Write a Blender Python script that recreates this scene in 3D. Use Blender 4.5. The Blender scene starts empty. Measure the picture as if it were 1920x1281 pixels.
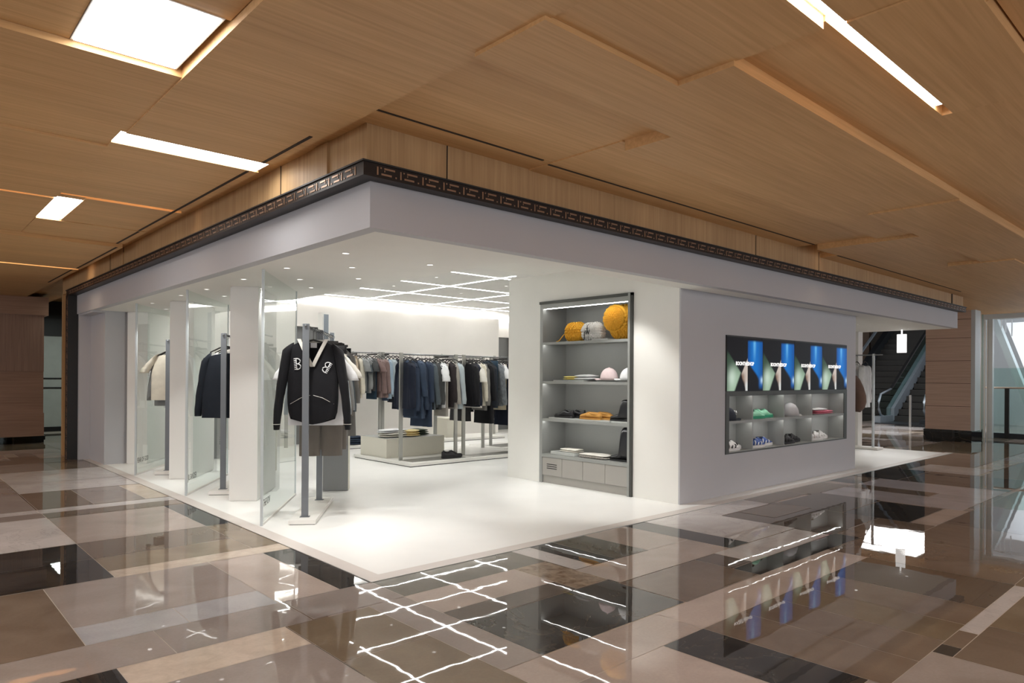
import bpy, bmesh, math, random
from mathutils import Vector, Matrix, noise
random.seed(7)
S = bpy.context.scene
C = S.collection

# ------------------------------------------------------------------ camera, world, exposure
YAW, PITCH, ROLL = .8309, .0005, .0067
f_ = Vector((math.cos(PITCH)*math.cos(YAW), math.cos(PITCH)*math.sin(YAW), math.sin(PITCH)))
r_ = Vector((math.sin(YAW), -math.cos(YAW), 0)); u_ = r_.cross(f_)
r2 = r_*math.cos(ROLL)+u_*math.sin(ROLL); u2 = -r_*math.sin(ROLL)+u_*math.cos(ROLL)
cam = bpy.data.cameras.new('camera'); co = bpy.data.objects.new('camera', cam); C.objects.link(co)
co.matrix_world = Matrix(((r2.x, u2.x, -f_.x, -2.473), (r2.y, u2.y, -f_.y, -4.1073), (r2.z, u2.z, -f_.z, 1.4), (0, 0, 0, 1)))
cam.sensor_width = 36; cam.lens = 36*1299.07/1920; cam.shift_y = (706.68-640.5)/1920; cam.clip_start = .02; cam.clip_end = 200
S.camera = co
W = bpy.data.worlds.new('world'); S.world = W; W.use_nodes = True
W.node_tree.nodes['Background'].inputs[0].default_value = (.96, .96, 1.0, 1)
W.node_tree.nodes['Background'].inputs[1].default_value = 1.2
S.view_settings.view_transform = 'Standard'; S.view_settings.look = 'None'
S.view_settings.exposure = 0.08; S.view_settings.gamma = 1; S.view_settings.use_curve_mapping = False
S.cycles.max_bounces = 10; S.cycles.diffuse_bounces = 6; S.cycles.glossy_bounces = 5; S.cycles.transparent_max_bounces = 16
S.cycles.caustics_reflective = False; S.cycles.caustics_refractive = False
S.cycles.sample_clamp_indirect = 6.0
S.cycles.use_denoising = True

ORD = ['first', 'second', 'third', 'fourth', 'fifth', 'sixth', 'seventh', 'eighth', 'ninth', 'tenth', 'eleventh', 'twelfth', 'thirteenth', 'fourteenth', 'fifteenth', 'sixteenth', 'seventeenth', 'eighteenth', 'nineteenth', 'twentieth']
# ------------------------------------------------------------------ materials
MATS = {}
def nodes(name):
    m = bpy.data.materials.new(name); m.use_nodes = True; MATS[name] = m
    nt = m.node_tree; return m, nt, nt.nodes['Principled BSDF']
def mat(name, col, rough=.6, metal=0., var=.06, scale=4., bump=0., bscale=None, stretch=(1, 1, 1), spec=None, sheen=0):
    m, nt, b = nodes(name)
    tc = nt.nodes.new('ShaderNodeTexCoord'); mp = nt.nodes.new('ShaderNodeMapping')
    mp.inputs['Scale'].default_value = stretch
    nt.links.new(tc.outputs['Object'], mp.inputs[0])
    n = nt.nodes.new('ShaderNodeTexNoise'); n.inputs['Scale'].default_value = scale; n.inputs['Detail'].default_value = 5
    nt.links.new(mp.outputs[0], n.inputs[0])
    mx = nt.nodes.new('ShaderNodeMix'); mx.data_type = 'RGBA'
    mx.inputs['A'].default_value = [max(0, c*(1-var*2)) for c in col]+[1]
    mx.inputs['B'].default_value = [min(1, c*(1+var*2)) for c in col]+[1]
    nt.links.new(n.outputs[0], mx.inputs['Factor']); nt.links.new(mx.outputs['Result'], b.inputs['Base Color'])
    b.inputs['Roughness'].default_value = rough; b.inputs['Metallic'].default_value = metal
    if spec is not None: b.inputs['Specular IOR Level'].default_value = spec
    if sheen: b.inputs['Sheen Weight'].default_value = sheen
    if bump:
        n2 = nt.nodes.new('ShaderNodeTexNoise'); n2.inputs['Scale'].default_value = bscale or scale*4
        nt.links.new(mp.outputs[0], n2.inputs[0])
        bp = nt.nodes.new('ShaderNodeBump'); bp.inputs['Strength'].default_value = bump; bp.inputs['Distance'].default_value = .01
        nt.links.new(n2.outputs[0], bp.inputs['Height']); nt.links.new(bp.outputs[0], b.inputs['Normal'])
    return m
def emit(name, col, s):
    m, nt, b = nodes(name)
    b.inputs['Base Color'].default_value = (.8, .8, .8, 1)
    b.inputs['Emission Color'].default_value = (*col, 1); b.inputs['Emission Strength'].default_value = s
    return m
def wood(name, c1, c2, axis=0, rough=.45, scale=1.0):
    """oak veneer: long grain along one axis, built from stretched noise"""
    m, nt, b = nodes(name)
    tc = nt.nodes.new('ShaderNodeTexCoord'); mp = nt.nodes.new('ShaderNodeMapping')
    st = [38*scale]*3; st[axis] = 1.2*scale; mp.inputs['Scale'].default_value = st
    nt.links.new(tc.outputs['Object'], mp.inputs[0])
    n = nt.nodes.new('ShaderNodeTexNoise'); n.inputs['Scale'].default_value = 1; n.inputs['Detail'].default_value = 6; n.inputs['Distortion'].default_value = .6
    nt.links.new(mp.outputs[0], n.inputs[0])
    mp2 = nt.nodes.new('ShaderNodeMapping'); st2 = [2.2]*3; st2[axis] = .35; mp2.inputs['Scale'].default_value = st2
    nt.links.new(tc.outputs['Object'], mp2.inputs[0])
    n2 = nt.nodes.new('ShaderNodeTexNoise'); n2.inputs['Scale'].default_value = 1; n2.inputs['Detail'].default_value = 3
    nt.links.new(mp2.outputs[0], n2.inputs[0])
    rp = nt.nodes.new('ShaderNodeValToRGB'); rp.color_ramp.elements[0].position = .3; rp.color_ramp.elements[1].position = .72
    rp.color_ramp.elements[0].color = (*c1, 1); rp.color_ramp.elements[1].color = (*c2, 1)
    nt.links.new(n.outputs[0], rp.inputs[0])
    mx = nt.nodes.new('ShaderNodeMix'); mx.data_type = 'RGBA'; mx.blend_type = 'MULTIPLY'; mx.inputs['Factor'].default_value = .5
    rp2 = nt.nodes.new('ShaderNodeValToRGB'); rp2.color_ramp.elements[0].color = (.72, .70, .68, 1); rp2.color_ramp.elements[1].color = (1, 1, 1, 1)
    rp2.color_ramp.elements[0].position = .3; rp2.color_ramp.elements[1].position = .7
    nt.links.new(n2.outputs[0], rp2.inputs[0])
    nt.links.new(rp.outputs[0], mx.inputs['A']); nt.links.new(rp2.outputs[0], mx.inputs['B'])
    nt.links.new(mx.outputs['Result'], b.inputs['Base Color'])
    b.inputs['Roughness'].default_value = rough
    return m
def marble(name, c, c2, vein=None, sc=2.2):
    m, nt, b = nodes(name)
    tc = nt.nodes.new('ShaderNodeTexCoord')
    n = nt.nodes.new('ShaderNodeTexNoise'); n.inputs['Scale'].default_value = sc; n.inputs['Detail'].default_value = 8; n.inputs['Distortion'].default_value = .8
    nt.links.new(tc.outputs['Object'], n.inputs[0])
    nf = nt.nodes.new('ShaderNodeTexNoise'); nf.inputs['Scale'].default_value = 60; nf.inputs['Detail'].default_value = 3
    nt.links.new(tc.outputs['Object'], nf.inputs[0])
    rp = nt.nodes.new('ShaderNodeValToRGB'); rp.color_ramp.elements[0].position = .32; rp.color_ramp.elements[1].position = .68
    rp.color_ramp.elements[0].color = (*c, 1); rp.color_ramp.elements[1].color = (*c2, 1)
    nt.links.new(n.outputs[0], rp.inputs[0])
    at = nt.nodes.new('ShaderNodeAttribute'); at.attribute_name = 'tone'
    ml = nt.nodes.new('ShaderNodeMath'); ml.operation = 'MULTIPLY_ADD'; ml.inputs[1].default_value = .18; ml.inputs[2].default_value = -.09
    nt.links.new(nf.outputs[0], ml.inputs[0])
    ad = nt.nodes.new('ShaderNodeMath'); ad.operation = 'ADD'
    nt.links.new(at.outputs['Fac'], ad.inputs[0]); nt.links.new(ml.outputs[0], ad.inputs[1])
    sc_ = nt.nodes.new('ShaderNodeVectorMath'); sc_.operation = 'SCALE'
    nt.links.new(rp.outputs[0], sc_.inputs[0]); nt.links.new(ad.outputs[0], sc_.inputs['Scale'])
    last = sc_.outputs[0]
    if vein:
        v = nt.nodes.new('ShaderNodeTexNoise'); v.inputs['Scale'].default_value = sc*.8; v.inputs['Detail'].default_value = 6; v.inputs['Distortion'].default_value = 1.6
        nt.links.new(tc.outputs['Object'], v.inputs[0])
        r3 = nt.nodes.new('ShaderNodeValToRGB'); e = r3.color_ramp.elements
        e[0].position = .485; e[0].color = (0, 0, 0, 1); e[1].position = .50; e[1].color = (1, 1, 1, 1)
        e3 = r3.color_ramp.elements.new(.515); e3.color = (0, 0, 0, 1)
        nt.links.new(v.outputs[0], r3.inputs[0])
        mx = nt.nodes.new('ShaderNodeMix'); mx.data_type = 'RGBA'; mx.inputs['B'].default_value = (*vein, 1)
        mu = nt.nodes.new('ShaderNodeMath'); mu.operation = 'MULTIPLY'; mu.inputs[1].default_value = .25
        nt.links.new(r3.outputs[0], mu.inputs[0]); nt.links.new(mu.outputs[0], mx.inputs['Factor'])
        nt.links.new(last, mx.inputs['A']); last = mx.outputs['Result']
    nt.links.new(last, b.inputs['Base Color'])
    b.inputs['Roughness'].default_value = .015; b.inputs['IOR'].default_value = 1.47
    w = nt.nodes.new('ShaderNodeTexNoise'); w.inputs['Scale'].default_value = 3.6; w.inputs['Detail'].default_value = 2
    nt.links.new(tc.outputs['Object'], w.inputs[0])
    bp = nt.nodes.new('ShaderNodeBump'); bp.inputs['Strength'].default_value = .10; bp.inputs['Distance'].default_value = .004
    nt.links.new(w.outputs[0], bp.inputs['Height']); nt.links.new(bp.outputs[0], b.inputs['Normal'])
    return m
def glassmat(name, tint=(.95, .98, .97), refl=1.0):
    m = bpy.data.materials.new(name); m.use_nodes = True; MATS[name] = m
    nt = m.node_tree; nt.nodes.clear()
    o = nt.nodes.new('ShaderNodeOutputMaterial'); mx = nt.nodes.new('ShaderNodeMixShader')
    t = nt.nodes.new('ShaderNodeBsdfTransparent'); t.inputs[0].default_value = (*tint, 1)
    g = nt.nodes.new('ShaderNodeBsdfGlossy'); g.inputs['Roughness'].default_value = .0
    fr = nt.nodes.new('ShaderNodeFresnel'); fr.inputs[0].default_value = 1.5
    gm = nt.nodes.new('ShaderNodeNewGeometry'); iv = nt.nodes.new('ShaderNodeMath'); iv.operation = 'SUBTRACT'; iv.inputs[0].default_value = refl
    nt.links.new(gm.outputs['Backfacing'], iv.inputs[1]); ml = nt.nodes.new('ShaderNodeMath'); ml.operation = 'MULTIPLY'; ml.use_clamp = True
    nt.links.new(iv.outputs[0], ml.inputs[0]); nt.links.new(fr.outputs[0], ml.inputs[1])
    nt.links.new(ml.outputs[0], mx.inputs[0]); nt.links.new(t.outputs[0], mx.inputs[1]); nt.links.new(g.outputs[0], mx.inputs[2])
    nt.links.new(mx.outputs[0], o.inputs[0]); return m

mat('plaster', (.80, .775, .74), .75, var=.015, scale=3)
mat('plaster_cream', (.83, .825, .785), .7, var=.015, scale=3)
mat('panel_white', (.80, .79, .76), .55, var=.01)
mat('fascia', (.50, .505, .53), .6, var=.015, scale=2)
mat('shopfloor', (.86, .86, .84), .34, var=.02, scale=3, spec=.35)
mat('threshold', (.66, .61, .575), .35, var=.04)
mat('bronze', (.018, .012, .010), .42, metal=0, var=.1, spec=.3)
mat('brass', (.34, .22, .15), .35, metal=.6, var=.1)
mat('black', (.012, .012, .013), .5)
mat('steel_grey', (.20, .21, .215), .38, metal=.55, var=.05)
mat('post_grey', (.17, .185, .20), .42, metal=.35, var=.04)
mat('stainless', (.42, .42, .40), .32, metal=.8, var=.03)
mat('cabinet_grey', (.33, .34, .325), .40, metal=.25, var=.03, scale=1.5)
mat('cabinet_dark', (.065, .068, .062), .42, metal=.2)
mat('cabinet_door', (.36, .345, .315), .45, metal=.1, var=.02)
mat('tower_grey', (.22, .225, .23), .6, var=.03)
mat('base_white', (.78, .77, .73), .5, var=.01)
mat('box_beige', (.62, .60, .52), .6, var=.01)
mat('brushed', (.30, .30, .285), .3, metal=.7, var=.08, scale=2, stretch=(1, 14, 1))
mat('hanger', (.02, .018, .017), .5)
mat('chrome', (.55, .55, .55), .2, metal=1)
mat('escal_dark', (.03, .034, .04), .35, metal=.4)
mat('escal_side', (.26, .30, .34), .35, metal=.4)
mat('step_grey', (.045, .043, .040), .5, metal=.5, var=.05)
mat('yellow', (.6, .33, .03), .5)
mat('grey_steelwork', (.30, .35, .36), .45, var=.03)
mat('grey_light', (.55, .60, .62), .5, var=.03)
mat('white_wall', (.78, .82, .86), .6, var=.02)
mat('grey_wall', (.42, .46, .48), .6, var=.02)
mat('dark_wall', (.07, .058, .045), .6, var=.1)
mat('brown_wall', (.13, .085, .055), .6, var=.1)
mat('corridor_white', (.62, .66, .62), .4)
wood('oak_x', (.62, .365, .155), (.76, .475, .22), 0, .55)
wood('oak_z', (.45, .28, .13), (.58, .385, .195), 2, .55)
wood('oak_pink', (.32, .18, .115), (.42, .25, .165), 0)
wood('oak_pillar', (.50, .37, .29), (.62, .47, .38), 1)
wood('oak_pinkz', (.28, .165, .115), (.38, .235, .165), 2)
mat('gap_dark', (.03, .017, .010), .8)
marble('m_black', (.032, .029, .028), (.066, .061, .058), vein=(.16, .13, .10))
marble('m_black2', (.046, .042, .040), (.088, .080, .074), vein=(.2, .15, .1))
marble('m_dbrown', (.11, .085, .070), (.145, .115, .093))
marble('m_brown', (.175, .130, .098), (.235, .18, .138))
marble('m_gold', (.20, .15, .10), (.27, .21, .145))
marble('m_taupe', (.32, .27, .245), (.39, .335, .305))
marble('m_pink', (.44, .365, .32), (.53, .445, .395))
marble('m_beige', (.56, .46, .37), (.68, .57, .465), sc=9)
marble('m_white', (.60, .56, .545), (.72, .68, .665), vein=(.3, .26, .25))
marble('m_grey', (.44, .43, .44), (.54, .53, .54))
marble('m_olive', (.130, .118, .094), (.175, .158, .128))
marble('m_lav', (.46, .425, .44), (.55, .51, .53))
marble('m_pattern', (.19, .125, .08), (.40, .32, .24), sc=14)
mat('grout', (.50, .44, .38), .6)
glassmat('glass'); glassmat('glass_green', (.80, .90, .88))
emit('lamp_panel', (1, .985, .96), 14.0)
emit('lamp_warm', (1, .80, .58), 5.0)
emit('lamp_line', (1, .99, .97), 19.0)
emit('lamp_cove', (1, .99, .96), 8.0)
emit('lamp_shelf', (1, .98, .95), 13.0)
emit('lamp_spot', (1, .97, .92), 2.5)
emit('sign_white', (1, .98, .95), 1.1)
emit('lamp_wide', (1, .99, .97), 6.0)

# ------------------------------------------------------------------ mesh helpers
class MB:
    def __init__(s): s.v = []; s.f = []; s.m = []; s.sm = []
    def add(s, vs, fs, mi=0, smooth=False):
        o = len(s.v); s.v += [tuple(v) for v in vs]
        for f in fs: s.f.append([i+o for i in f]); s.m.append(mi); s.sm.append(smooth)
        return s
    def box(s, x0, x1, y0, y1, z0, z1, mi=0):
        x0, x1 = min(x0, x1), max(x0, x1); y0, y1 = min(y0, y1), max(y0, y1); z0, z1 = min(z0, z1), max(z0, z1)
        return s.add([(x0,y0,z0),(x1,y0,z0),(x1,y1,z0),(x0,y1,z0),(x0,y0,z1),(x1,y0,z1),(x1,y1,z1),(x0,y1,z1)],
              [(0,3,2,1),(4,5,6,7),(0,1,5,4),(1,2,6,5),(2,3,7,6),(3,0,4,7)], mi)
    def quad(s, a, b, c, d, mi=0): return s.add([a,b,c,d], [(0,1,2,3)], mi)
    def prism(s, poly, axis, a, b, mi=0):
        """poly of 2D points extruded along axis ('x','y','z') from a to b"""
        def P(p, t):
            return {'x': (t, p[0], p[1]), 'y': (p[0], t, p[1]), 'z': (p[0], p[1], t)}[axis]
        n = len(poly); vs = [P(p, a) for p in poly]+[P(p, b) for p in poly]
        return s.add(vs, [tuple(range(n))[::-1], tuple(range(n, 2*n))]+[(i, (i+1) % n, n+(i+1) % n, n+i) for i in range(n)], mi)
    def tube(s, pts, r, n=8, mi=0, cap=True):
        pts = [Vector(p) for p in pts]; rs = r if isinstance(r, (list, tuple)) else [r]*len(pts)
        vs = []; up0 = Vector((0, 0, 1))
        for i, p in enumerate(pts):
            t = (pts[min(i+1, len(pts)-1)]-pts[max(i-1, 0)]).normalized()
            a = t.cross(up0 if abs(t.z) < .95 else Vector((1, 0, 0))).normalized(); b = t.cross(a)
            for k in range(n):
                q = 2*math.pi*k/n; vs.append(p+a*math.cos(q)*rs[i]+b*math.sin(q)*rs[i])
        fs = [(i*n+k, i*n+(k+1) % n, (i+1)*n+(k+1) % n, (i+1)*n+k) for i in range(len(pts)-1) for k in range(n)]
        if cap: fs += [tuple(range(n))[::-1], tuple(range(len(vs)-n, len(vs)))]
        return s.add(vs, fs, mi, True)
    def rings(s, rings, mi=0, cap=True, smooth=True):
        n = len(rings[0]); vs = [p for r in rings for p in r]
        fs = [(i*n+k, i*n+(k+1) % n, (i+1)*n+(k+1) % n, (i+1)*n+k) for i in range(len(rings)-1) for k in range(n)]
        if cap: fs += [tuple(range(n))[::-1], tuple(range(len(vs)-n, len(vs)))]
        return s.add(vs, fs, mi, smooth)
    def mesh(s, name, mats):
        me = bpy.data.meshes.new(name); me.from_pydata(s.v, [], s.f)
        for m in (mats if isinstance(mats, (list, tuple)) else [mats]): me.materials.append(MATS[m])
        me.polygons.foreach_set('material_index', s.m); me.polygons.foreach_set('use_smooth', s.sm)
        me.update(); return me
    def build(s, name, mats, parent=None, loc=None, rz=0, bevel=0):
        o = bpy.data.objects.new(name, s.mesh(name, mats)); C.objects.link(o)
        if parent: o.parent = parent
        if loc: o.location = loc
        if rz: o.rotation_euler.z = rz
        if bevel:
            b = o.modifiers.new('bevel', 'BEVEL'); b.width = bevel; b.segments = 2; b.limit_method = 'ANGLE'
        return o
def struct(o, kind='structure'): o['kind'] = kind; return o
def tag(o, label, cat, group=None):
    o['label'] = label; o['category'] = cat
    if group: o['group'] = group
    return o
def empty(name, loc=(0, 0, 0), rz=0):
    o = bpy.data.objects.new(name, None); o.empty_display_size = .1; C.objects.link(o); o.location = loc; o.rotation_euler.z = rz; return o
TXT = {}
def text(body, size, m, parent, loc, rot, sx=1., ext=.0008, align='LEFT', name='lettering'):
    cu = bpy.data.curves.new(name, 'FONT'); cu.body = body; cu.size = size; cu.extrude = ext; cu.align_x = align
    cu.resolution_u = 3
    if body == 'BOONTHESHOP': cu.offset = .0016
    key = (body, size, m)
    if key not in TXT:
        tt = bpy.data.objects.new(name, cu); C.objects.link(tt)
        me = bpy.data.meshes.new_from_object(tt.evaluated_get(bpy.context.evaluated_depsgraph_get()))
        me.name = name; me.materials.clear(); me.materials.append(MATS[m]); TXT[key] = me; bpy.data.objects.remove(tt)
    t = bpy.data.objects.new(name, TXT[key]); C.objects.link(t)
    t.parent = parent; t.location = loc; t.rotation_euler = rot; t.scale = (sx, 1, 1); return t
def area(name, loc, rot, sx, sy, w, col=(1, .97, .92)):
    l = bpy.data.lights.new(name, 'AREA'); l.shape = 'RECTANGLE'; l.size = sx; l.size_y = sy; l.energy = w; l.color = col
    o = bpy.data.objects.new(name, l); C.objects.link(o); o.location = loc; o.rotation_euler = rot; return o

# ------------------------------------------------------------------ floor: stone tiles of the concourse
TM = ['grout','m_black','m_dbrown','m_brown','m_gold','m_taupe','m_pink','m_beige','m_white','m_grey','m_olive','m_lav','m_pattern','m_black2']
K, DB, BR, GO, TA, PI_, BE, WH, GR, OL, LA, PA, K2 = range(1, 14)
tiles = [
(-2.9,-1.265,1.92,2.525,K),(-2.9,-1.265,1.28,1.92,K),(-2.9,-1.68,.01,1.27,BR),(-1.68,-.65,.335,1.27,TA),
(-1.68,-1.165,.01,.335,GR),(-1.165,-.65,.01,.335,GR),(-2.6,-1.36,-.405,.01,TA),(-1.36,-.63,-.405,.01,TA),
(-1.63,-.795,-.73,-.405,BE),(-2.9,-1.63,-1.4,-.405,K),(-1.63,-.795,-2.2,-.73,TA),(-.65,-.235,.01,1.245,PI_),
(-.235,0,.01,1.245,K),(-1.265,0,1.25,1.46,BE),(-1.265,-.235,1.46,1.9,GO),(-1.265,-.235,1.9,2.535,BR),
(-.235,0,1.47,2.54,GO),(-.23,0,2.54,3.86,K),(-1.265,-.23,2.54,3.86,PI_),(-2.2,-1.265,2.54,3.93,WH),
(-2.5,-1.265,3.93,4.22,TA),(-1.265,0,3.9,4.18,BR),(-1.28,0,4.185,4.43,WH),(-2.6,-1.28,4.225,4.44,WH),
(-1.265,-.755,4.45,5.69,BR),(-.755,-.24,4.45,5.67,TA),(-.24,0,4.45,5.67,BE),(-2.6,-1.28,4.45,6.98,TA),
(-1.27,0,5.70,6.55,WH),(-1.27,0,6.56,7.85,WH),(-3,-1.27,7.0,7.85,PI_),(-3,-.55,7.86,8.9,TA),(-.55,0,7.86,8.85,GO),
(-3,0,8.9,9.6,BR),(-2.2,-.9,9.62,10.6,PI_),(-.5,.3,9.62,10.4,PI_),
(0,1.255,-1.64,-1.02,K2),(0,.94,-1.015,-.80,DB),(0,1.28,-.395,0,OL),(0,.95,-.80,-.395,PI_),(1.28,1.48,-.695,0,WH),
(.95,1.275,-1.01,-.39,PA),(1.48,1.75,-.69,0,K2),(1.75,2.15,-.69,0,OL),(2.15,2.72,-.70,0,PI_),(2.72,3.03,-1.105,0,K2),
(1.275,2.72,-1.11,-.70,PI_),(3.03,3.88,-1.1,0,WH),(2.47,3.85,-1.435,-1.11,WH),(2.18,2.47,-1.435,-1.115,DB),
(1.26,2.18,-1.64,-1.115,BR),(2.18,3.95,-1.66,-1.44,K),(-.62,0,-.40,0,TA),(-.79,-.27,-1.05,-.42,GO),(-.79,-.27,-2.0,-1.05,GO),
(-.27,0,-1.64,-.41,TA),(-.27,.94,-1.97,-1.65,PI_),(.94,3.3,-1.97,-1.65,PI_),(.56,.94,-2.85,-1.97,K),
(.94,1.35,-2.935,-1.97,BR),(1.35,1.75,-2.935,-1.97,BR),(1.75,2.12,-2.935,-1.97,GO),(2.12,2.55,-2.935,-1.97,BR),(2.55,3.28,-2.935,-1.97,DB),
(2.0,3.26,-3.03,-2.935,WH),(1.7,2.0,-3.03,-2.935,BR),(1.54,1.7,-3.03,-2.935,K),(.3,1.54,-4,-2.935,TA),(1.54,2.2,-3.7,-3.03,BR),(2.2,3.4,-3.7,-3.03,GO),
(0,.56,-2.6,-1.97,PI_),(-.6,0,-3,-1.97,TA),(3.28,4.2,-2.93,-1.67,BR),(4.2,5.2,-2.9,-1.95,BR),(5.2,6.6,-2.9,-1.95,DB),
(3.95,5.0,-1.95,-1.45,BR),(3.88,5.0,-1.44,-.75,DB),(4.2,5.0,-.74,-.34,BR),(3.88,4.9,-.33,0,WH),(4.9,5.9,-.3,0,BR),(5.9,7.0,-.36,0,GO),
(5.0,6.05,-1.72,-1.08,K),(5.0,6.1,-1.07,-.35,DB),(6.1,6.82,-1.88,-.37,LA),(6.82,7.2,-1.34,-.37,BR),(6.82,7.2,-1.88,-1.35,LA),(7.2,8.0,-1.88,-.38,LA),
(5.0,6.1,-1.94,-1.73,PI_),(8.0,9.4,-.6,0,K2),(8.0,9.4,-1.9,-.61,DB),(9.4,10.4,-1.2,-.3,WH),(9.4,10.4,-.29,0,DB),(10.4,12.6,-.9,0,BR),(6.6,9.3,-4.5,-1.95,BR),
(9.4,13,-3.2,-1.25,BR),(10.4,12,-1.24,-.92,BE),(12,14.5,-1.3,-.9,LA),(12.6,15.4,-.88,.9,GO),(13.2,15,.92,1.9,PI_),
]
rnd = random.Random(3)
def fill(x0, x1, y0, y1, d=0):
    w, h = x1-x0, y1-y0
    if (w <= 1.4 and h <= 1.5 and (d > 2 or rnd.random() < .5)) or w*h < .35:
        c = rnd.choice([BR, BR, DB, TA, TA, PI_, BE, GO, K, OL, WH, BR]); base_tiles.append((x0, x1, y0, y1, c)); return
    if w > h:
        c = x0+w*rnd.choice([.3, .4, .5, .6, .7]); fill(x0, c, y0, y1, d+1); fill(c, x1, y0, y1, d+1)
    else:
        c = y0+h*rnd.choice([.25, .4, .5, .6, .75]); fill(x0, x1, y0, c, d+1); fill(x0, x1, c, y1, d+1)
base_tiles = []
for i in range(-6, 20):
    for j in range(-6, 12):
        fill(i*1.265, (i+1)*1.265, j*1.265, (j+1)*1.265)
m = MB(); tone = []
m.quad((-9,-9,-.004),(40,-9,-.004),(40,22,-.004),(-9,22,-.004), 0); tone.append(1.)
g = .0022
def tile(t, z):
    x0, x1, y0, y1, c = t
    m.quad((x0+g,y0+g,z),(x1-g,y0+g,z),(x1-g,y1-g,z),(x0+g,y1-g,z), c); tone.append(rnd.uniform(.88, 1.1))
for t in base_tiles: tile(t, -.0022)
ntile = len(m.f)
m.quad((-9,-9,-.003),(-8,-9,-.003),(-8,-8,-.003),(-9,-8,-.003), 0); tone.append(1.)
for q_, t in enumerate(tiles):
    z_ = q_*1.2e-5
    m.quad((t[0],t[2],z_-.0016),(t[1],t[2],z_-.0016),(t[1],t[3],z_-.0016),(t[0],t[3],z_-.0016),0); tone.append(1.)
    tile(t, z_-.0008)
fl = m.build('floor', TM)
a = fl.data.attributes.new('tone', 'FLOAT', 'FACE'); a.data.foreach_set('value', tone)
struct(fl)

# shop floor (pale) with a stone threshold strip
m = MB()
m.box(.13, 12.65, .13, 10.2, -.001, .002, 0)
m.box(0, 12.75, 0, .13, -.001, .0025, 1); m.box(0, .13, .13, 9.7, -.001, .0025, 1)
m.box(-.004, 0, 0, 9.7, -.001, .004, 2); m.box(0, 12.75, -.004, 0, -.001, .004, 2)
struct(m.build('floor', ['shopfloor', 'threshold', 'stainless']))

# ------------------------------------------------------------------ timber ceiling of the concourse
ceil = MB()
def cp(x0, x1, y0, y1, z): ceil.box(x0, x1, y0, y1, z, 3.2, 0)
ceil.box(-9, 17.2, -9, 17, 3.20, 3.25, 0)
# field left of the shop corner
cp(-9, -1.80, -.85, -.157, 3.035); cp(-9, -1.285, -9, -.865, 3.035)
cp(-9, -1.31, -.150, 1.36, 3.0)
cp(-1.280, -.285, -9, .995, 2.992)
cp(-1.31, -1.280, -.150, .995, 3.0)
cp(-9, -1.31, 1.365, 3.24, 2.985)
cp(-1.31, -.285, 1.255, 3.045, 2.992)
cp(-9, -1.315, 3.32, 5.28, 2.99); cp(-1.10, -.285, 3.135, 4.335, 2.992)
cp(-1.31, -.285, 4.345, 5.30, 2.985); cp(-1.31, -1.10, 3.135, 3.26, 3.0)
cp(-9, -.30, 5.305, 7.66, 2.94); cp(-9, -.285, 7.92, 15, 2.96)
cp(-.285, .4, -.145, 15, 3.05); cp(-9, -1.315, 3.24, 3.245, 3.15)
# field to the right
cp(-.280, 1.33, -1.465, -.145, 3.045); cp(1.33, 1.9, -1.08, -.145, 3.045); cp(1.31, 5.9, -1.08, -.145, 3.035)
cp(-.322, .69, -1.95, -1.465, 2.972); cp(.69, 1.33, -2.282, -1.465, 2.972); cp(1.33, 4.42, -2.282, -1.085, 2.972)
cp(-.280, .705, -2.722, -1.952, 3.0); cp(-.280, .705, -9, -2.818, 3.0); cp(-.280, -.1, -2.818, -2.722, 3.0)
cp(4.425, 17.2, -2.282, -1.53, 2.955); cp(4.42, 5.88, -1.53, -1.08, 3.0); cp(5.9, 6.46, -1.53, -.40, 2.965); cp(6.56, 17.2, -1.53, -.145, 2.985)
cp(8.2, 12.0, -1.9, -1.15, 2.94); cp(12.79, 17.2, -.14, 1.70, 2.985); cp(12.79, 16.3, 1.71, 15, 2.985)
cp(.707, 17.2, -2.73, -2.284, 3.035)
cp(.71, 2.25, -3.29, -2.822, 2.992); cp(.71, .97, -9, -3.29, 3.0); cp(.97, 2.25, -9, -3.30, 3.045)
cp(2.37, 5.1, -9, -2.73, 3.035); cp(5.1, 12, -9, -2.73, 3.0); cp(12, 17.2, -9, -2.73, 3.03)
struct(ceil.build('ceiling', ['oak_x']))
sl = MB()
sl.box(-.375, -.352, .2, .985, 2.988, 2.993); sl.box(-.375, -.352, 1.27, 4.33, 2.988, 2.993); sl.box(-.375, -.352, 4.35, 5.3, 2.981, 2.986); sl.box(-.375, -.352, 5.31, 7.6, 2.936, 2.941); sl.box(-.375, -.352, 7.95, 9.9, 2.956, 2.961)
sl.box(-.27, 1.23, -.395, -.375, 3.041, 3.046); sl.box(1.31, 5.9, -.372, -.352, 3.031, 3.036); sl.box(6.57, 11.8, -.372, -.352, 2.981, 2.986)
struct(sl.build('trim_1', ['gap_dark']))

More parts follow.
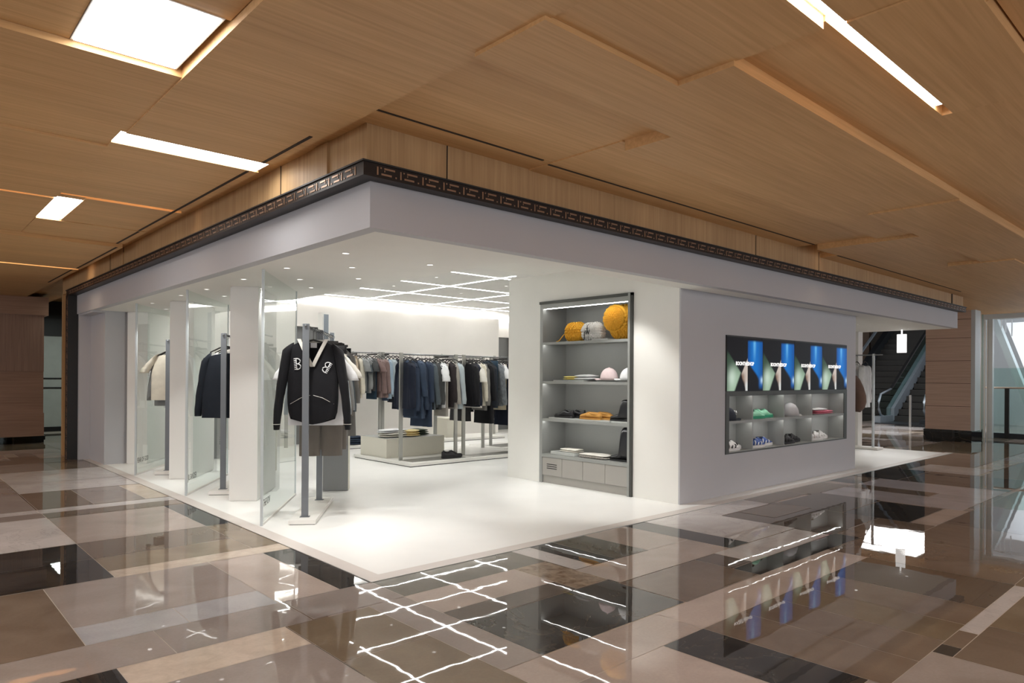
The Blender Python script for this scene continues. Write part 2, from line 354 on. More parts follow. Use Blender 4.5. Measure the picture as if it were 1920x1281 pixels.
LAMPS = [
 ((-1.785,-1.322,-.855,-.172,3.027), 'large square ceiling light panel flush in the timber ceiling', 'lamp_panel'),
 ((-1.317,-.30,1.0,1.25,3.004), 'long ceiling light strip ending above the dark patterned cornice', 'lamp_panel'),
 ((-1.308,-1.107,3.27,4.34,3.004), 'small square-looking ceiling light beyond the strip, beside a glowing slit', 'lamp_panel'),
 ((-.09,2.24,-2.812,-2.735,3.06), 'long narrow ceiling light slot running to a corner over the right stone floor', 'lamp_panel'),
 ((-1.306,-.286,3.055,3.125,3.12), 'warm slit of light in the timber ceiling ending at the bulkhead beside the cornice', 'lamp_warm'),
 ((-4,-1.316,3.25,3.315,3.10), 'warm slit of light leading to the small ceiling light', 'lamp_warm'),
 ((-4,-.29,7.68,7.90,3.12), 'warm slit of light in the ceiling before the timber wall', 'lamp_warm'),
 ((2.262,2.36,-6,-3.0,3.12), 'warm slit of light running off from the corner of the long slot', 'lamp_warm'),
 ((6.47,6.55,-1.52,-.42,3.09), 'short warm slit of light near the far end of the bulkhead', 'lamp_warm')]
for (x0,x1,y0,y1,z), lab, mm in LAMPS:
    w = MB(); w.box(x0-.012, x1+.012, y0-.012, y1+.012, z+.004, z+.03, 0)
    o = w.build('ceiling_light', ['base_white']); tag(o, lab, 'ceiling light', 'lights set in the timber ceiling')
    MB().box(x0, x1, y0, y1, z, z+.006).build('diffuser', [mm], o)
# unseen light panels added outside the frame to brighten the concourse
for i, (x, y) in enumerate([(-5,-2.5),(-5,1.6),(-5,5.5),(-2.6,-6.2),(1.5,-6.6),(5.5,-5.6),(10,-5.4)]):
    o = MB().box(x-.62, x+.62, y-.42, y+.42, 2.93, 2.95).build('ceiling_light', ['base_white'])  # added unseen fill light panel
    tag(o, 'added unseen fill light panel outside the picture, %s from the far left' % ORD[i], 'ceiling light', 'added fill light panels outside the picture')
    MB().box(x-.6, x+.6, y-.4, y+.4, 2.925, 2.93).build('diffuser', ['lamp_panel'], o)

# ------------------------------------------------------------------ bulkhead, cornice, fascia, soffit
m = MB(); m.box(-.145, 12.78, -.145, .1, 2.77, 3.2, 0); m.box(-.145, .1, .1, 9.95, 2.77, 3.2, 0)
struct(m.build('wall_bulkhead', ['oak_z']))
m = MB()
for x in (.503, 4.889, 6.518): m.box(x-.004, x+.004, -.149, -.144, 2.78, 3.05, 0)
m.box(12.05, 12.11, -.152, -.1, 2.78, 3.0, 0)
for y in (1.157, 5.919, 6.619): m.box(-.149, -.144, y-.005, y+.005, 2.78, 3.05, 0)
struct(m.build('trim_2', ['gap_dark']))
m = MB(); m.box(-.165, -.10, .36, .56, 2.78, 3.04); m.box(-.16, -.1, 5.9, 6.0, 2.78, 2.98); struct(m.build('trim_3', ['oak_z']))
m = MB()
# cornice: face, top lip, sloping underside
m.box(-.20, 12.75, -.20, -.13, 2.688, 2.775, 0); m.box(-.20, -.13, -.13, 9.32, 2.688, 2.775, 0)
m.box(-.212, 12.77, -.212, -.1, 2.775, 2.786, 1); m.box(-.212, -.1, -.1, 9.33, 2.775, 2.786, 1)
m.quad((-.20,-.20,2.688),(12.75,-.20,2.688),(12.70,-.078,2.694),(-.078,-.078,2.694), 1)
m.quad((-.20,-.20,2.688),(-.078,-.078,2.694),(-.078,9.32,2.694),(-.20,9.32,2.688), 1)
m.box(-.13, 12.72, -.13, .0, 2.70, 2.775, 1); m.box(-.13, 0, 0, 9.3, 2.70, 2.775, 1)
# upright band at the far left end, down to the floor
m.box(-.20, -.06, 9.14, 9.32, 0, 2.70, 0)
m.box(-.206, -.06, 9.135, 9.155, 0, 2.70, 1); m.box(-.206, -.06, 9.305, 9.325, 0, 2.70, 1)
cn = struct(m.build('trim_4', ['bronze', 'black']))
fr = MB()
def motif(put):
    # one repeat of the fretwork: u runs along the band, v across it (0..1)
    put(.03, .09, .18, .82); put(.34, .80, .68, .82); put(.22, .66, .22, .36); put(.17, .23, .70, .82); put(.82, .88, .18, .30); put(.34, .38, .5, .62)
PER = .1775; Z0, ZH = 2.69, .083
for i in range(-1, 72):
    u0 = .074+i*PER-.005
    def put(a, b, c, d, u0=u0):
        x0, x1 = u0+a*PER, u0+b*PER
        if x0 > -.19 and x1 < 12.7: fr.box(x0, x1, -.2035, -.199, Z0+c*ZH, Z0+d*ZH, 0)
        if x0 > -.19 and x1 < 9.1: fr.box(-.2035, -.199, x0, x1, Z0+c*ZH, Z0+d*ZH, 0)
    motif(put)
for i in range(15):
    def put(a, b, c, d, u0=.01+i*PER):
        fr.box(-.2035, -.199, 9.17+c*.12, 9.17+d*.12, u0+a*PER, u0+b*PER, 0)
        fr.box(-.2+c*.13, -.2+d*.13, 9.136, 9.14, u0+a*PER, u0+b*PER, 0)
    motif(put)
fr.build('fretwork', ['brass'], cn)

ZB, ZT = 2.387, 2.70
m = MB()
m.box(-.08, 12.68, -.08, .02, ZB, ZT, 0)                 # right fascia
m.box(-.08, .02, .02, 9.14, ZB, ZT, 0)                    # left fascia
m.box(12.58, 12.68, .02, 1.75, ZB, ZT, 0)
struct(m.build('wall_fascia', ['fascia']))
m = MB()
z0, z1 = ZB, ZB+.06
m.box(.02, 12.58, .02, .25, z0, z1, 0)
m.box(.02, 1.5, .25, 9.1, z0, z1, 0)
m.box(8.85, 12.58, .25, 3.2, z0, z1, 0)
m.box(12.58, 12.66, .02, 1.75, z0-.004, z0, 0)
# raised pocket (2.77) and main raised ceiling (2.99)
m.box(1.45, 8.9, .2, 2.58, 2.77, 2.80, 0)
m.box(1.45, 10, 2.58, 10, 2.99, 3.02, 1)
m.box(1.45, 10, 2.58, 2.60, 2.77, 2.99, 0)
m.box(1.45, 1.5, .2, 9.1, z1, 2.77, 0); m.box(1.45, 1.5, 2.58, 9.1, 2.77, 2.99, 0); m.box(1.5, 8.85, .2, .25, z1, 2.77, 0)
struct(m.build('ceiling', ['plaster_cream', 'panel_white']))

# ------------------------------------------------------------------ shop walls
m = MB()
X0, X1, Y0, Y1, ZW = 4.066, 8.852, .293, 3.13, 2.77
# screen wall with its niche opening (x 5.0..8.5, z .49..1.93)
m.box(X0, 5.0, Y0, Y0+.02, 0, ZB+.05, 0); m.box(X0+.03, 5.0, Y0+.02, Y0+.3, 0, ZB+.05, 0); m.box(8.5, X1, Y0, Y0+.3, 0, ZB+.05, 0)
m.box(5.0, 8.5, Y0, Y0+.3, 0, .49, 0); m.box(5.0, 8.5, Y0, Y0+.3, 1.925, ZB+.05, 0)
m.box(5.0, 8.5, Y0+.24, Y0+.34, .49, 1.925, 0)
struct(m.build('wall_right', ['fascia']))
m = MB()
# wall with the tall cabinet (y .94..2.49)
m.box(X0, X0+.02, Y0+.02, .94, 0, ZW, 0); m.box(X0, X0+.02, 2.49, Y1, 0, ZW, 0); m.box(X0, X0+.02, .94, 2.49, 2.402, ZW, 0)
m.box(X0+.02, X0+.5, Y0+.3, .92, 0, ZW, 0); m.box(X0+.02, X0+.5, 2.51, Y1, 0, ZW, 0)
m.box(X0+.5, X0+.6, Y0+.3, Y1, 0, ZW, 0); m.box(X0+.02, X0+.5, .92, 2.51, 2.42, ZW, 0)
m.box(X0+.6, X1, Y1-.1, Y1, 0, 3.0, 0); m.box(X1-.1, X1, Y0+.3, Y1, 0, ZW, 0)
struct(m.build('wall_cabinet', ['plaster_cream']))
m = MB()
m.box(4.25, 9.05, 9.1, 9.2, 0, 2.87, 0); m.box(.3, 3.68, 9.1, 9.2, 0, 2.87, 0); m.box(3.68, 4.25, 9.1, 9.2, 2.40, 2.87, 0)
m.box(9.05, 9.12, 9.1, 9.7, 0, 2.87, 0)
m.box(10.1, 12, 9.6, 9.7, 0, 3.0, 0); m.box(9.12, 9.52, 9.6, 9.7, 0, 3.0, 0); m.box(9.52, 10.1, 9.6, 9.7, 2.45, 3.0, 0)
m.box(10, 10.1, 3.1, 9.6, 0, 3.02, 0)
m.box(1.5, 9.05, 9.3, 9.4, 2.8, 3.02, 0)
struct(m.build('wall_back', ['plaster']))
m = MB(); m.box(3.6, 4.35, 9.25, 9.3, 0, 2.45); m.box(9.4, 10.2, 9.72, 9.75, 0, 2.5); struct(m.build('door_1', ['tower_grey']))
# cove light above the back wall
m = MB(); m.box(1.52, 9.0, 9.21, 9.28, 2.84, 2.90, 0); o = m.build('cove_light', ['base_white']); tag(o, 'continuous cove light washing the top of the shop back wall', 'cove light')
q = MB(); q.quad((1.5,9.28,2.965),(9.04,9.28,2.965),(9.04,9.09,2.872),(1.5,9.09,2.872)); q.build('diffuser', ['lamp_cove'], o)
q = MB(); q.box(9.05, 9.98, 9.5, 9.58, 2.87, 2.95); q.build('diffuser', ['lamp_cove'], o)
# left end of the shop: pilaster, return and far wall
m = MB()
m.box(.10, .38, 8.06, 9.12, 0, ZB, 0); m.box(-.06, .10, 9.04, 9.14, 0, ZB, 0)
m.box(.38, .46, 8.10, 9.12, 0, ZB, 0); m.box(-.06, .1, 8.06, 9.05, ZB-.03, ZB+.02, 0)
struct(m.build('wall_left', ['fascia']))

# light lines of the raised ceiling
ll = MB()
for y in (4.26, 5.63, 6.96, 8.3): ll.box(1.5, 9.9, y-.011, y+.011, 2.985, 2.9895)
for x in (1.75, 3.3, 4.9, 6.5, 8.1): ll.box(x-.011, x+.011, 3.9, 9.05, 2.984, 2.9885)
o = ll.build('light_grid', ['lamp_line']); tag(o, 'grid of thin crossing light lines on the raised shop ceiling', 'ceiling light')

# ------------------------------------------------------------------ downlights
DL = [(.29,.91),(.69,1.52),(1.11,.90),(1.10,2.12),(.28,1.98),(.70,2.60),(1.09,3.14),(.28,3.0),(.73,3.6),(.30,4.15),(.7,4.7),(1.1,4.2),(.28,5.0),(.7,5.9),(1.1,5.4),(.3,6.3),(.7,7.1),(1.1,6.7)]
proto = None
def downlight(x, y, z, lab, grp, w=9, tilt=(0, 0), size=1.25):
    global proto
    if proto is None:
        m = MB(); R = []
        for r, zz in ((.034, 0), (.036, -.004), (.030, -.004), (.027, .0)):
            R.append([(r*math.cos(2*math.pi*k/20), r*math.sin(2*math.pi*k/20), zz) for k in range(20)])
        m.rings(R, cap=False); o = m.build('downlight', ['base_white'])
        l = MB(); l.add([(.027*math.cos(2*math.pi*k/20), .027*math.sin(2*math.pi*k/20), -.001) for k in range(20)], [tuple(range(20))[::-1]])
        lens = l.build('lens', ['lamp_spot'], o); proto = (o, lens)
    else:
        o = proto[0].copy(); C.objects.link(o); c = proto[1].copy(); C.objects.link(c); c.parent = o
    o.location = (x, y, z); tag(o, lab, 'downlight', grp)
    if w:
        L = bpy.data.lights.new('spot', 'SPOT'); L.energy = w; L.spot_size = size; L.spot_blend = .55; L.shadow_soft_size = .03; L.color = (1, .985, .95)
        lo = bpy.data.objects.new('spot', L); C.objects.link(lo); L.energy = w*4.0; lo.location = (x, y, z-.012); lo.rotation_euler = (tilt[0], tilt[1], 0)
for i_, (x, y) in enumerate(DL): downlight(x, y, ZB, 'low soffit downlight, %s row behind left fascia, %s from corner' % ('first' if x < .5 else 'second' if x < 1 else 'third', ORD[sorted(q[1] for q in DL if (q[0] < .5) == (x < .5) and (q[0] < 1) == (x < 1)).index(y)]), 'downlights in the low soffit', 11)
for ii, (x, y, w, t) in enumerate([(4.6,8.55,16,(-.35,0)),(6.3,8.55,16,(-.35,0)),(8.0,8.55,16,(-.35,0)),(2.6,5.0,14,(0,0)),(4.1,4.9,14,(0,0)),(5.6,4.9,14,(0,0)),(4.2,6.3,12,(0,0)),(5.7,6.3,12,(0,0)),(3.0,3.4,14,(0,0))]):
    downlight(x, y, 2.99, 'small downlight between the light lines of the raised ceiling, %s' % ['back wall row, left one', 'back wall row, middle one', 'back wall row, right one', 'left of the platform', 'over the blue shirts', 'over the black coats', 'behind the blue shirts', 'behind the black coats', 'nearest the ceiling pocket'][ii], 'downlights in the raised ceiling', w, t)
for x, y in [(2.7,1.5),(3.3,.95)]: downlight(x, y, 2.77, 'small downlight in the ceiling pocket %s' % ('away from the tall cabinet' if x < 3 else 'close to the tall cabinet'), 'downlights in the ceiling pocket', 22, (0, -.25))
for x, y in [(10.5,.9),(12.2,.62)]: downlight(x, y, ZB, 'small downlight in the soffit %s' % ('beside the hanging white sign' if x > 12 else 'above the mannequin'), 'downlights in the right soffit', 12)

# ------------------------------------------------------------------ white fins, glass screens, garment rails in the open front
AN = .9573                                     # all three bays are turned the same way
dX, dY = math.cos(AN), math.sin(AN)
NAMES3 = ['nearest the open corner', 'in the middle bay', 'in the bay farthest from the open corner']
for i, y in enumerate((3.66, 5.81, 7.96)):
    # broad end face 0.30 wide turned to the corner, long side running back
    m = MB(); m.box(0, .95, 0, .30, .012, ZB-.012); m.box(.01, .94, .01, .29, 0, .012); m.box(.01, .94, .01, .29, ZB-.012, ZB)
    o = m.build('pillar', ['panel_white'], loc=(.39, y, 0)); o.rotation_euler.z = AN
    # local y points to -perp; place so that the end face runs from (.39,y) toward the corner side
    o.rotation_euler.z = AN; o.location = (.39+.30*dY, y-.30*dX, 0); struct(o)
LET = ['THE ROW', 'JIL SANDER', 'FEAR OF GOD']
for i in range(3):
    y = 2.20+i*2.145; L = 1.70
    o = MB().box(.02, L-.012, -.005, .005, .025, ZB-.004).build('glass_screen', ['glass'])
    o.location = (.150, y, 0); o.rotation_euler.z = AN
    tag(o, 'tall clear glass screen with grey edge post, %s' % NAMES3[i], 'glass screen', 'glass screens along the left front')
    MB().box(-.004, .02, -.011, .011, .003, ZB-.001).build('edge_post', ['grey_light'], o)
    MB().box(L-.012, L, -.008, .008, .003, ZB-.001).build('edge_post', ['grey_light'], o)
    MB().box(.0, L, -.012, .012, .003, .025).build('floor_channel', ['base_white'], o)
    text(LET[i], .098, 'black', o, (.05, -.0065, .17), (math.pi/2, 0, 0), .62, .0003)

def rail_rack(loc, rz, L, H, posts, base, label, group=None, bw=.25, pm='post_grey', bm='base_white', bx=(-.16, 1.10)):
    """rail on flat bar posts; local x runs along the rail"""
    t = empty('garment_rack', loc, rz); tag(t, label, 'clothes rack', group)
    if base:
        MB().box(bx[0], bx[1], -bw/2, bw/2, .006, .046).build('base', [bm], t, bevel=.002)
        MB().box(bx[0]+.01, bx[1]-.01, -bw/2+.01, bw/2-.01, 0, .006).build('base_foot', ['black'], t)
    for p in posts:
        MB().box(p-.016, p+.016, -.031, .031, .046 if base else 0, H+.012).build('post', [pm], t, bevel=.002)
        MB().box(p-.03, p+.03, -.045, .045, .046 if base else 0, .05 if base else .005).build('post_foot', [pm], t)
    MB().tube([(-.03, 0, H-.01), (L, 0, H-.01)], .0125, 10).build('rail', ['steel_grey'], t)
    return t
for i in range(3):
    y = 2.13+i*2.145
    rail_rack((.545, y, .002), AN, 1.9, 1.885, (0, .92), True, 'dark clothes rack on white floor plate, %s' % NAMES3[i], 'clothes racks in the left front bays')
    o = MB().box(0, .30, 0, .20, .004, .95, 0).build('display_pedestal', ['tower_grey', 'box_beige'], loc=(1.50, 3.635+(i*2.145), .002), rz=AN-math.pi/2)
    o.data.polygons[3].material_index = 1  # grey front and cream side: shade and light put into the colours
    tag(o, 'upright pedestal with shade-grey front and cream lit side behind the rack %s' % NAMES3[i], 'pedestal', 'pedestals behind the front racks')

# ------------------------------------------------------------------ tall built-in display cabinet
t = empty('display_cabinet', (X0, .94, 0)); tag(t, 'tall grey built-in display cabinet with four lit shelves in the cream wall', 'cabinet')
# local: x depth into wall, y width 0..1.55
D, WD, HC = .45, 1.55, 2.40
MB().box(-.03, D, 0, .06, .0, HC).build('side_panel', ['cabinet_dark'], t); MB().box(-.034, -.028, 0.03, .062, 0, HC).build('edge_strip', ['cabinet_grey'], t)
MB().box(-.012, D, WD-.05, WD, .0, HC).build('side_panel', ['cabinet_grey'], t)
MB().box(D-.01, D, .06, WD-.05, 0, HC).build('back_panel', ['cabinet_grey'], t)
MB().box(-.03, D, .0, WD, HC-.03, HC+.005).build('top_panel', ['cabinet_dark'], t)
MB().box(-.012, .02, .06, WD-.05, HC-.09, HC-.03).build('header', ['cabinet_grey'], t)
SH = [1.865, 1.35, .855]
for z in SH:
    MB().box(-.008, D-.01, .06, WD-.05, z-.022, z).box(-.008, .004, .06, WD-.05, z-.034, z-.022).build('shelf', ['cabinet_grey'], t)
MB().box(-.012, D-.01, .06, WD-.05, .345, .385).build('shelf', ['cabinet_grey'], t)
for z in SH+[HC-.068]:
    MB().box(.008, .034, .07, WD-.06, z-.027, z-.0221).build('shelf_light', ['lamp_shelf'], t)
MB().box(.01, .03, .06, WD-.05, 0, .10).build('plinth', ['cabinet_door'], t)
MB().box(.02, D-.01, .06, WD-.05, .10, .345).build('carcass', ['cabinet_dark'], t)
dw = (WD-.11)/4
for k in range(4):
    dr = MB().box(-.006, .016, .062+k*dw, .06+(k+1)*dw-.003, .105, .342).build('door', ['cabinet_door'], t, bevel=.001)
    if k == 3:
        v = MB()
        for zz in (.195, .222, .249): v.box(-.008, -.002, .062+k*dw+.09, .062+k*dw+.27, zz, zz+.010)
        v.build('vent', ['black'], dr)
def cabtray(y0, y1, z, x=.02, d=.16):   # clear acrylic risers under the goods
    return
# ------------------------------------------------------------------ niche with four screens above lit cubbies
t = empty('display_niche', (5.0, Y0, 0)); tag(t, 'dark framed wall niche of eight lit grey cubbies under the screens', 'display niche')
NW, ND = 3.5, .235
m = MB(); m.box(0, .075, -.012, ND, .49, 1.245); m.box(NW-.1, NW, -.012, ND, .49, 1.245); m.box(.075, NW-.1, -.012, ND, .49, .505); m.box(.075, NW-.1, -.012, ND, 1.205, 1.245)
m.build('frame', ['cabinet_dark'], t, bevel=.001)
MB().box(.073, .079, 0, ND-.01, .505, 1.205).build('side_liner', ['cabinet_grey'], t); MB().box(NW-.104, NW-.098, 0, ND-.01, .505, 1.205).build('side_liner', ['cabinet_grey'], t)
MB().box(.075, NW-.1, ND-.01, ND, .505, 1.205).build('back_panel', ['cabinet_grey'], t)
MB().box(.075, NW-.1, -.006, ND-.01, .862, .885).build('shelf', ['cabinet_grey'], t)
MB().box(.075, NW-.1, -.006, ND-.01, .505, .512).build('shelf', ['cabinet_grey'], t)
cubX = [.075, .655, 1.49, 2.325, NW-.1]
for k in (1, 2, 3): MB().box(cubX[k]-.012, cubX[k]+.012, 0, ND-.01, .512, 1.205).build('divider', ['cabinet_grey'], t)
for zt in (1.205, .862):
    if zt > 1: MB().box(.075, NW-.1, -.010, .008, 1.188, 1.206).build('light_lip', ['cabinet_dark'], t)
    else: MB().box(.075, NW-.1, -.006, .008, .852, .863).build('light_lip', ['cabinet_grey'], t)
    for k in range(4):
        MB().box(cubX[k]+.03, cubX[k+1]-.03, .010, .030, zt-.007, zt-.002).build('shelf_light', ['lamp_shelf'], t)
# screens
def ss(a, b, x): x = max(0, min(1, (x-a)/(b-a))); return x*x*(3-2*x)
def screen_col(u, v):
    # u 0..1 left to right, v 0..1 bottom to top
    def mixc(a, b, k): return [p+(q-p)*k for p, q in zip(a, b)]
    c = [.004, .0035, .005]
    # pale green form on the left, its right edge a slanting line
    right = .02+.36*(.74-v)/.40 if v > .34 else .38-.17*(.34-v)/.34
    k = ss(-.02, .035, right-u)*ss(.80, .60, v)
    g = mixc([.03, .06, .035], [.30, .42, .30], ss(.62, .22, v)*ss(-.02, .20, u+.25*(.3-v)))
    g = mixc(g, [.55, .66, .56], math.exp(-((u-.13)/.10)**2-((v-.25)/.16)**2)*.8)
    c = mixc(c, g, k)
    # skin-toned wedge in the middle, hard right edge
    lx = .565-.175*(.62-v)/.30 if v > .32 else .39+.11*ss(.32, 0, v)
    k = ss(-.01, .02, u-lx)*(u < .565)*(v < .62)
    w = mixc([.56, .48, .42], [.20, .11, .07], ss(.40, .26, v)*ss(.55, .40, u)); w = mixc(w, [.60, .62, .60], ss(.22, .10, v)*ss(.46, .54, u))
    w = mixc(w, [.02, .014, .01], ss(.24, .12, v)*ss(.52, .45, u))
    c = mixc(c, w, k)
    # blue block at the right
    if u > .55:
        e = .58+.30*ss(.58, .18, v); k = ss(-.02, .06, u-e) if v < .56 else ss(.555, .585, u)
        k *= ss(.97, .92, v)*ss(.03, .16, v+.1*(u-.6))
        b = mixc([.0, .065, .27], [.0, .14, .48], ss(.57, .72, u)*ss(1.02, .80, u))
        b = mixc(b, [.12, .42, .75], math.exp(-((u-.76)/.035)**2)*ss(.45, .95, v))
        b = mixc(b, [.45, .65, .85], math.exp(-((u-.99)/.05)**2-((v-.20)/.06)**2))
        c = mixc(c, b, k)
    return c
m_, nt, b_ = nodes('screen_image'); at = nt.nodes.new('ShaderNodeAttribute'); at.attribute_name = 'image'
b_.inputs['Base Color'].default_value = (.004, .004, .004, 1); b_.inputs['Roughness'].default_value = .35; b_.inputs['Specular IOR Level'].default_value = .08
nt.links.new(at.outputs['Color'], b_.inputs['Emission Color']); b_.inputs['Emission Strength'].default_value = 1.0
NXs, NYs = 110, 84; SWD = .868; SZ0, SZ1 = 1.250, 1.905
mb = MB(); vs = []; cols = []
for j in range(NYs):
    for i in range(NXs): vs.append((.004+(SWD-.008)*i/(NXs-1), -.0165, SZ0+(SZ1-SZ0)*j/(NYs-1))); cols.append((*screen_col(i/(NXs-1), j/(NYs-1)), 1))
mb.add(vs, [(j*NXs+i, j*NXs+i+1, (j+1)*NXs+i+1, (j+1)*NXs+i) for j in range(NYs-1) for i in range(NXs-1)])
sme = mb.mesh('image', ['screen_image']); ca = sme.color_attributes.new('image', 'FLOAT_COLOR', 'POINT')
for i, c in enumerate(cols): ca.data[i].color = c
bez = MB().box(0, SWD, -.015, .03, SZ0-.004, SZ1+.016).mesh('panel', ['black'])
for k, nm in enumerate(['first from the open corner', 'second from the open corner', 'third from the open corner', 'last before the far end of the wall']):
    s = bpy.data.objects.new('video_screen', bez); C.objects.link(s); s.location = (5.003+k*(SWD+.0015), Y0, 0)
    tag(s, 'wall screen with blue and green image, %s' % nm, 'screen', 'four video screens side by side')
    im = bpy.data.objects.new('image', sme); C.objects.link(im); im.parent = s
    text('BOONTHESHOP', .062, 'sign_white', s, (.205, -.0175, 1.565), (math.pi/2, 0, 0), .96, .0002)

# ------------------------------------------------------------------ low platform with boxes, rails over it
t = empty('display_platform', (3.55, 4.79, .002)); tag(t, 'low wide cream platform carrying the middle clothes rails', 'platform')
MB().box(0, 2.6, 0, 1.72, .012, .058).build('deck', ['base_white'], t, bevel=.002)
MB().box(.01, 2.6, .01, 1.7, 0, .012).build('shadow_gap', ['black'], t)
MB().box(.12, 1.18, .12, .50, .0585, .061).build('inlay', ['brushed'], t)
MB().box(1.34, 2.58, .12, .42, .0585, .061).build('inlay', ['brushed'], t)
t = empty('display_platform', (4.9, 5.9, .002)); tag(t, 'second low platform with brushed metal inlay behind the first', 'platform')
MB().box(1.27, 4.0, -.3, .7, .012, .058).build('deck', ['base_white'], t); MB().box(1.4, 3.8, -.1, .4, .0585, .061).build('inlay', ['brushed'], t)
t = empty('display_platform', (4.15, 7.75, .002)); tag(t, 'low platform against the back wall under the pale garments', 'platform')
MB().box(0, 4.0, 0, .9, .012, .058).build('deck', ['base_white'], t); MB().box(0.01, 4.0, .01, .9, 0, .012).build('shadow_gap', ['black'], t)
o = MB().box(0, 1.17, 0, .82, 0, .315).build('display_box', ['box_beige'], loc=(3.63, 5.60, .062), bevel=.003); tag(o, 'cream beige display box with folded knits on top, on the low platform', 'display box')
MB().box(.005, 1.165, .005, .815, .315, .319).build('top_plate', ['cabinet_grey'], o)
o = MB().box(0, .5, 0, .5, 0, .42).build('display_box', ['box_beige'], loc=(6.75, 8.1, .06)); tag(o, 'small cream box on the floor at the back, seen past the black sneakers', 'display box')
def frame_rack(x0, x1, y, z0, H, label, group, w=.028):
    t = empty('garment_rack', (x0, y, z0)); tag(t, label, 'clothes rack', group)
    for p in (0, x1-x0): MB().box(p-.03, p+.03, -w/2, w/2, 0, H-z0+.012).build('post', ['stainless'], t)
    MB().tube([(-.03, 0, H-z0-.012), (x1-x0+.03, 0, H-z0-.012)], .011, 8).build('rail', ['steel_grey'], t)
    return t
frame_rack(3.66, 4.76, 5.23, .061, 1.765, 'grey metal clothes rack full of blue shirts and grey knits on the platform', 'middle clothes racks')
frame_rack(4.93, 6.9, 5.23, .061, 1.765, 'grey metal clothes rack with black coats and white tops next to the cabinet wall', 'middle clothes racks')
frame_rack(4.86, 5.97, 5.95, .061, 1.765, 'grey metal clothes rack behind the rack with the blue shirts', 'middle clothes racks')
frame_rack(6.31, 8.0, 6.12, .061, 1.765, 'grey metal clothes rack behind the black coats', 'middle clothes racks')
frame_rack(5.17, 8.2, 8.2, .061, 1.885, 'grey metal clothes rack near the back wall, right section', 'back clothes racks')
frame_rack(3.1, 5.10, 8.2, .061, 1.885, 'grey metal clothes rack near the back wall with pale garments', 'back clothes racks')
for (x, y, h, lab) in [(3.30, 7.2, 2.52, 'tall slim white box column with blue-grey front, taller of two'), (3.49, 7.35, 2.21, 'slim white box column with blue-grey front, shorter of two')]:
    o = MB().box(0, .15, 0, .16, 0, h).build('display_tower', ['panel_white'], loc=(x, y, .002)); tag(o, lab+', behind the nearest rack', 'column')
    MB().box(.03, .12, -.004, 0, .1, h-.03).build('front_panel', ['escal_side'], o)

# ------------------------------------------------------------------ far right: rack, hanging sign, pillar, escalator, balustrade
MB_ = MB(); MB_.box(12.40, 12.62, 1.62, 3.2, 0, ZB); MB_.box(10, 12.4, 3.1, 3.2, 0, ZB+.06); struct(MB_.build('wall_far', ['panel_white']))
rail_rack((12.23, 1.12, .002), math.pi/2, 1.75, 1.90, (.14, 1.5), True, 'white based clothes rack at the far right opening of the shop', None, .3, 'grey_light', 'base_white', (0, 1.7))
t = empty('hanging_sign', (12.4, .80, ZB)); tag(t, 'small white illuminated sign hanging from the soffit before the escalator', 'sign')
MB().box(-.01, .01, -.012, .012, -.09, 0).build('rod', ['sign_white'], t)
MB().box(-.02, .02, -.085, .085, -.455, -.09).build('panel', ['sign_white'], t, bevel=.006)
struct(MB().box(15.66, 16.5, .45, 1.36, .26, 2.99).build('wall_pillar', ['oak_pillar']))
m = MB()
for z in (.80, 1.325, 1.84, 2.36, 2.78): m.box(15.655, 15.668, .447, 1.363, z-.004, z+.004)
struct(m.build('trim_5', ['gap_dark']))
struct(MB().box(15.64, 16.5, .42, 1.39, 0, .26).build('baseboard_right', ['m_black2']))
m = MB(); m.box(15.68, 16.1, .37, .449, .26, 2.99); struct(m.build('trim_6', ['grey_light']))
# glazed edge of the atrium
m = MB()
m.box(17.3, 17.6, -7, .76, 2.88, 3.02); m.box(17.0, 17.2, -9, .90, 3.02, 3.2); m.box(18.6, 18.8, -7, 1.2, 2.98, 3.16)
m.box(17.38, 17.52, .43, .525, 0, 2.88); m.box(17.38, 17.5, .60, .70, 0, 2.88)
struct(m.build('wall_atrium', ['grey_light']))
m = MB(); m.box(17.37, 17.40, .575, .592, .0, 2.88); m.box(17.37, 17.40, .53, .545, .0, 2.88); struct(m.build('trim_7', ['base_white']))
m = MB(); m.quad((24,-14,-.02),(24,2.9,-.02),(24,2.9,9),(24,-14,9)); struct(m.build('wall_atrium_back', ['grey_wall']))
m = MB(); m.prism([(1.02,3.1),(.86,3.1),(-.18,0),(-.02,0)], 'x', 19.6, 19.9); struct(m.build('wall_atrium_brace', ['grey_steelwork']))
m = MB(); m.prism([(.86,3.0),(-9,3.0),(-9,0),(-.15,0)], 'x', 20.6, 20.8); struct(m.build('wall_atrium_light', ['white_wall']))
area('light', (19.4, -1.6, 2.9), (0, math.radians(-50), 0), .3, 3.6, 75, (.9, .96, 1))  # unseen area light added to brighten the atrium
for k, y in enumerate((.535, .44, .31)):
    o = MB().box(18.64, 18.67, y-.012, y+.012, 2.72-.1*k, 2.981).build('hanging_fin', ['grey_light']); tag(o, 'pale vertical fin hanging beyond the glass balustrade, %s from the stone pillar' % ['first', 'second', 'third'][k], 'fin', 'fins beyond the balustrade')
t = empty('glass_balustrade', (17.7, 0, 0)); tag(t, 'glass balustrade with wooden handrail and dark posts beyond the pillar', 'balustrade')
MB().box(0, .012, -4.5, .62, .12, 1.70).build('glass_pane', ['glass_green'], t)
MB().tube([(-.05, .66, 1.22), (-.05, -4.5, 1.22)], .022, 8).build('handrail', ['oak_pillar'], t)
for y in (.185, -1.6, -3.4): MB().box(-.10, -.04, y-.045, y+.045, 0, 1.20).build('post', ['black'], t)
MB().box(-.06, .06, -4.6, .62, 0, .12).build('base', ['escal_dark'], t)
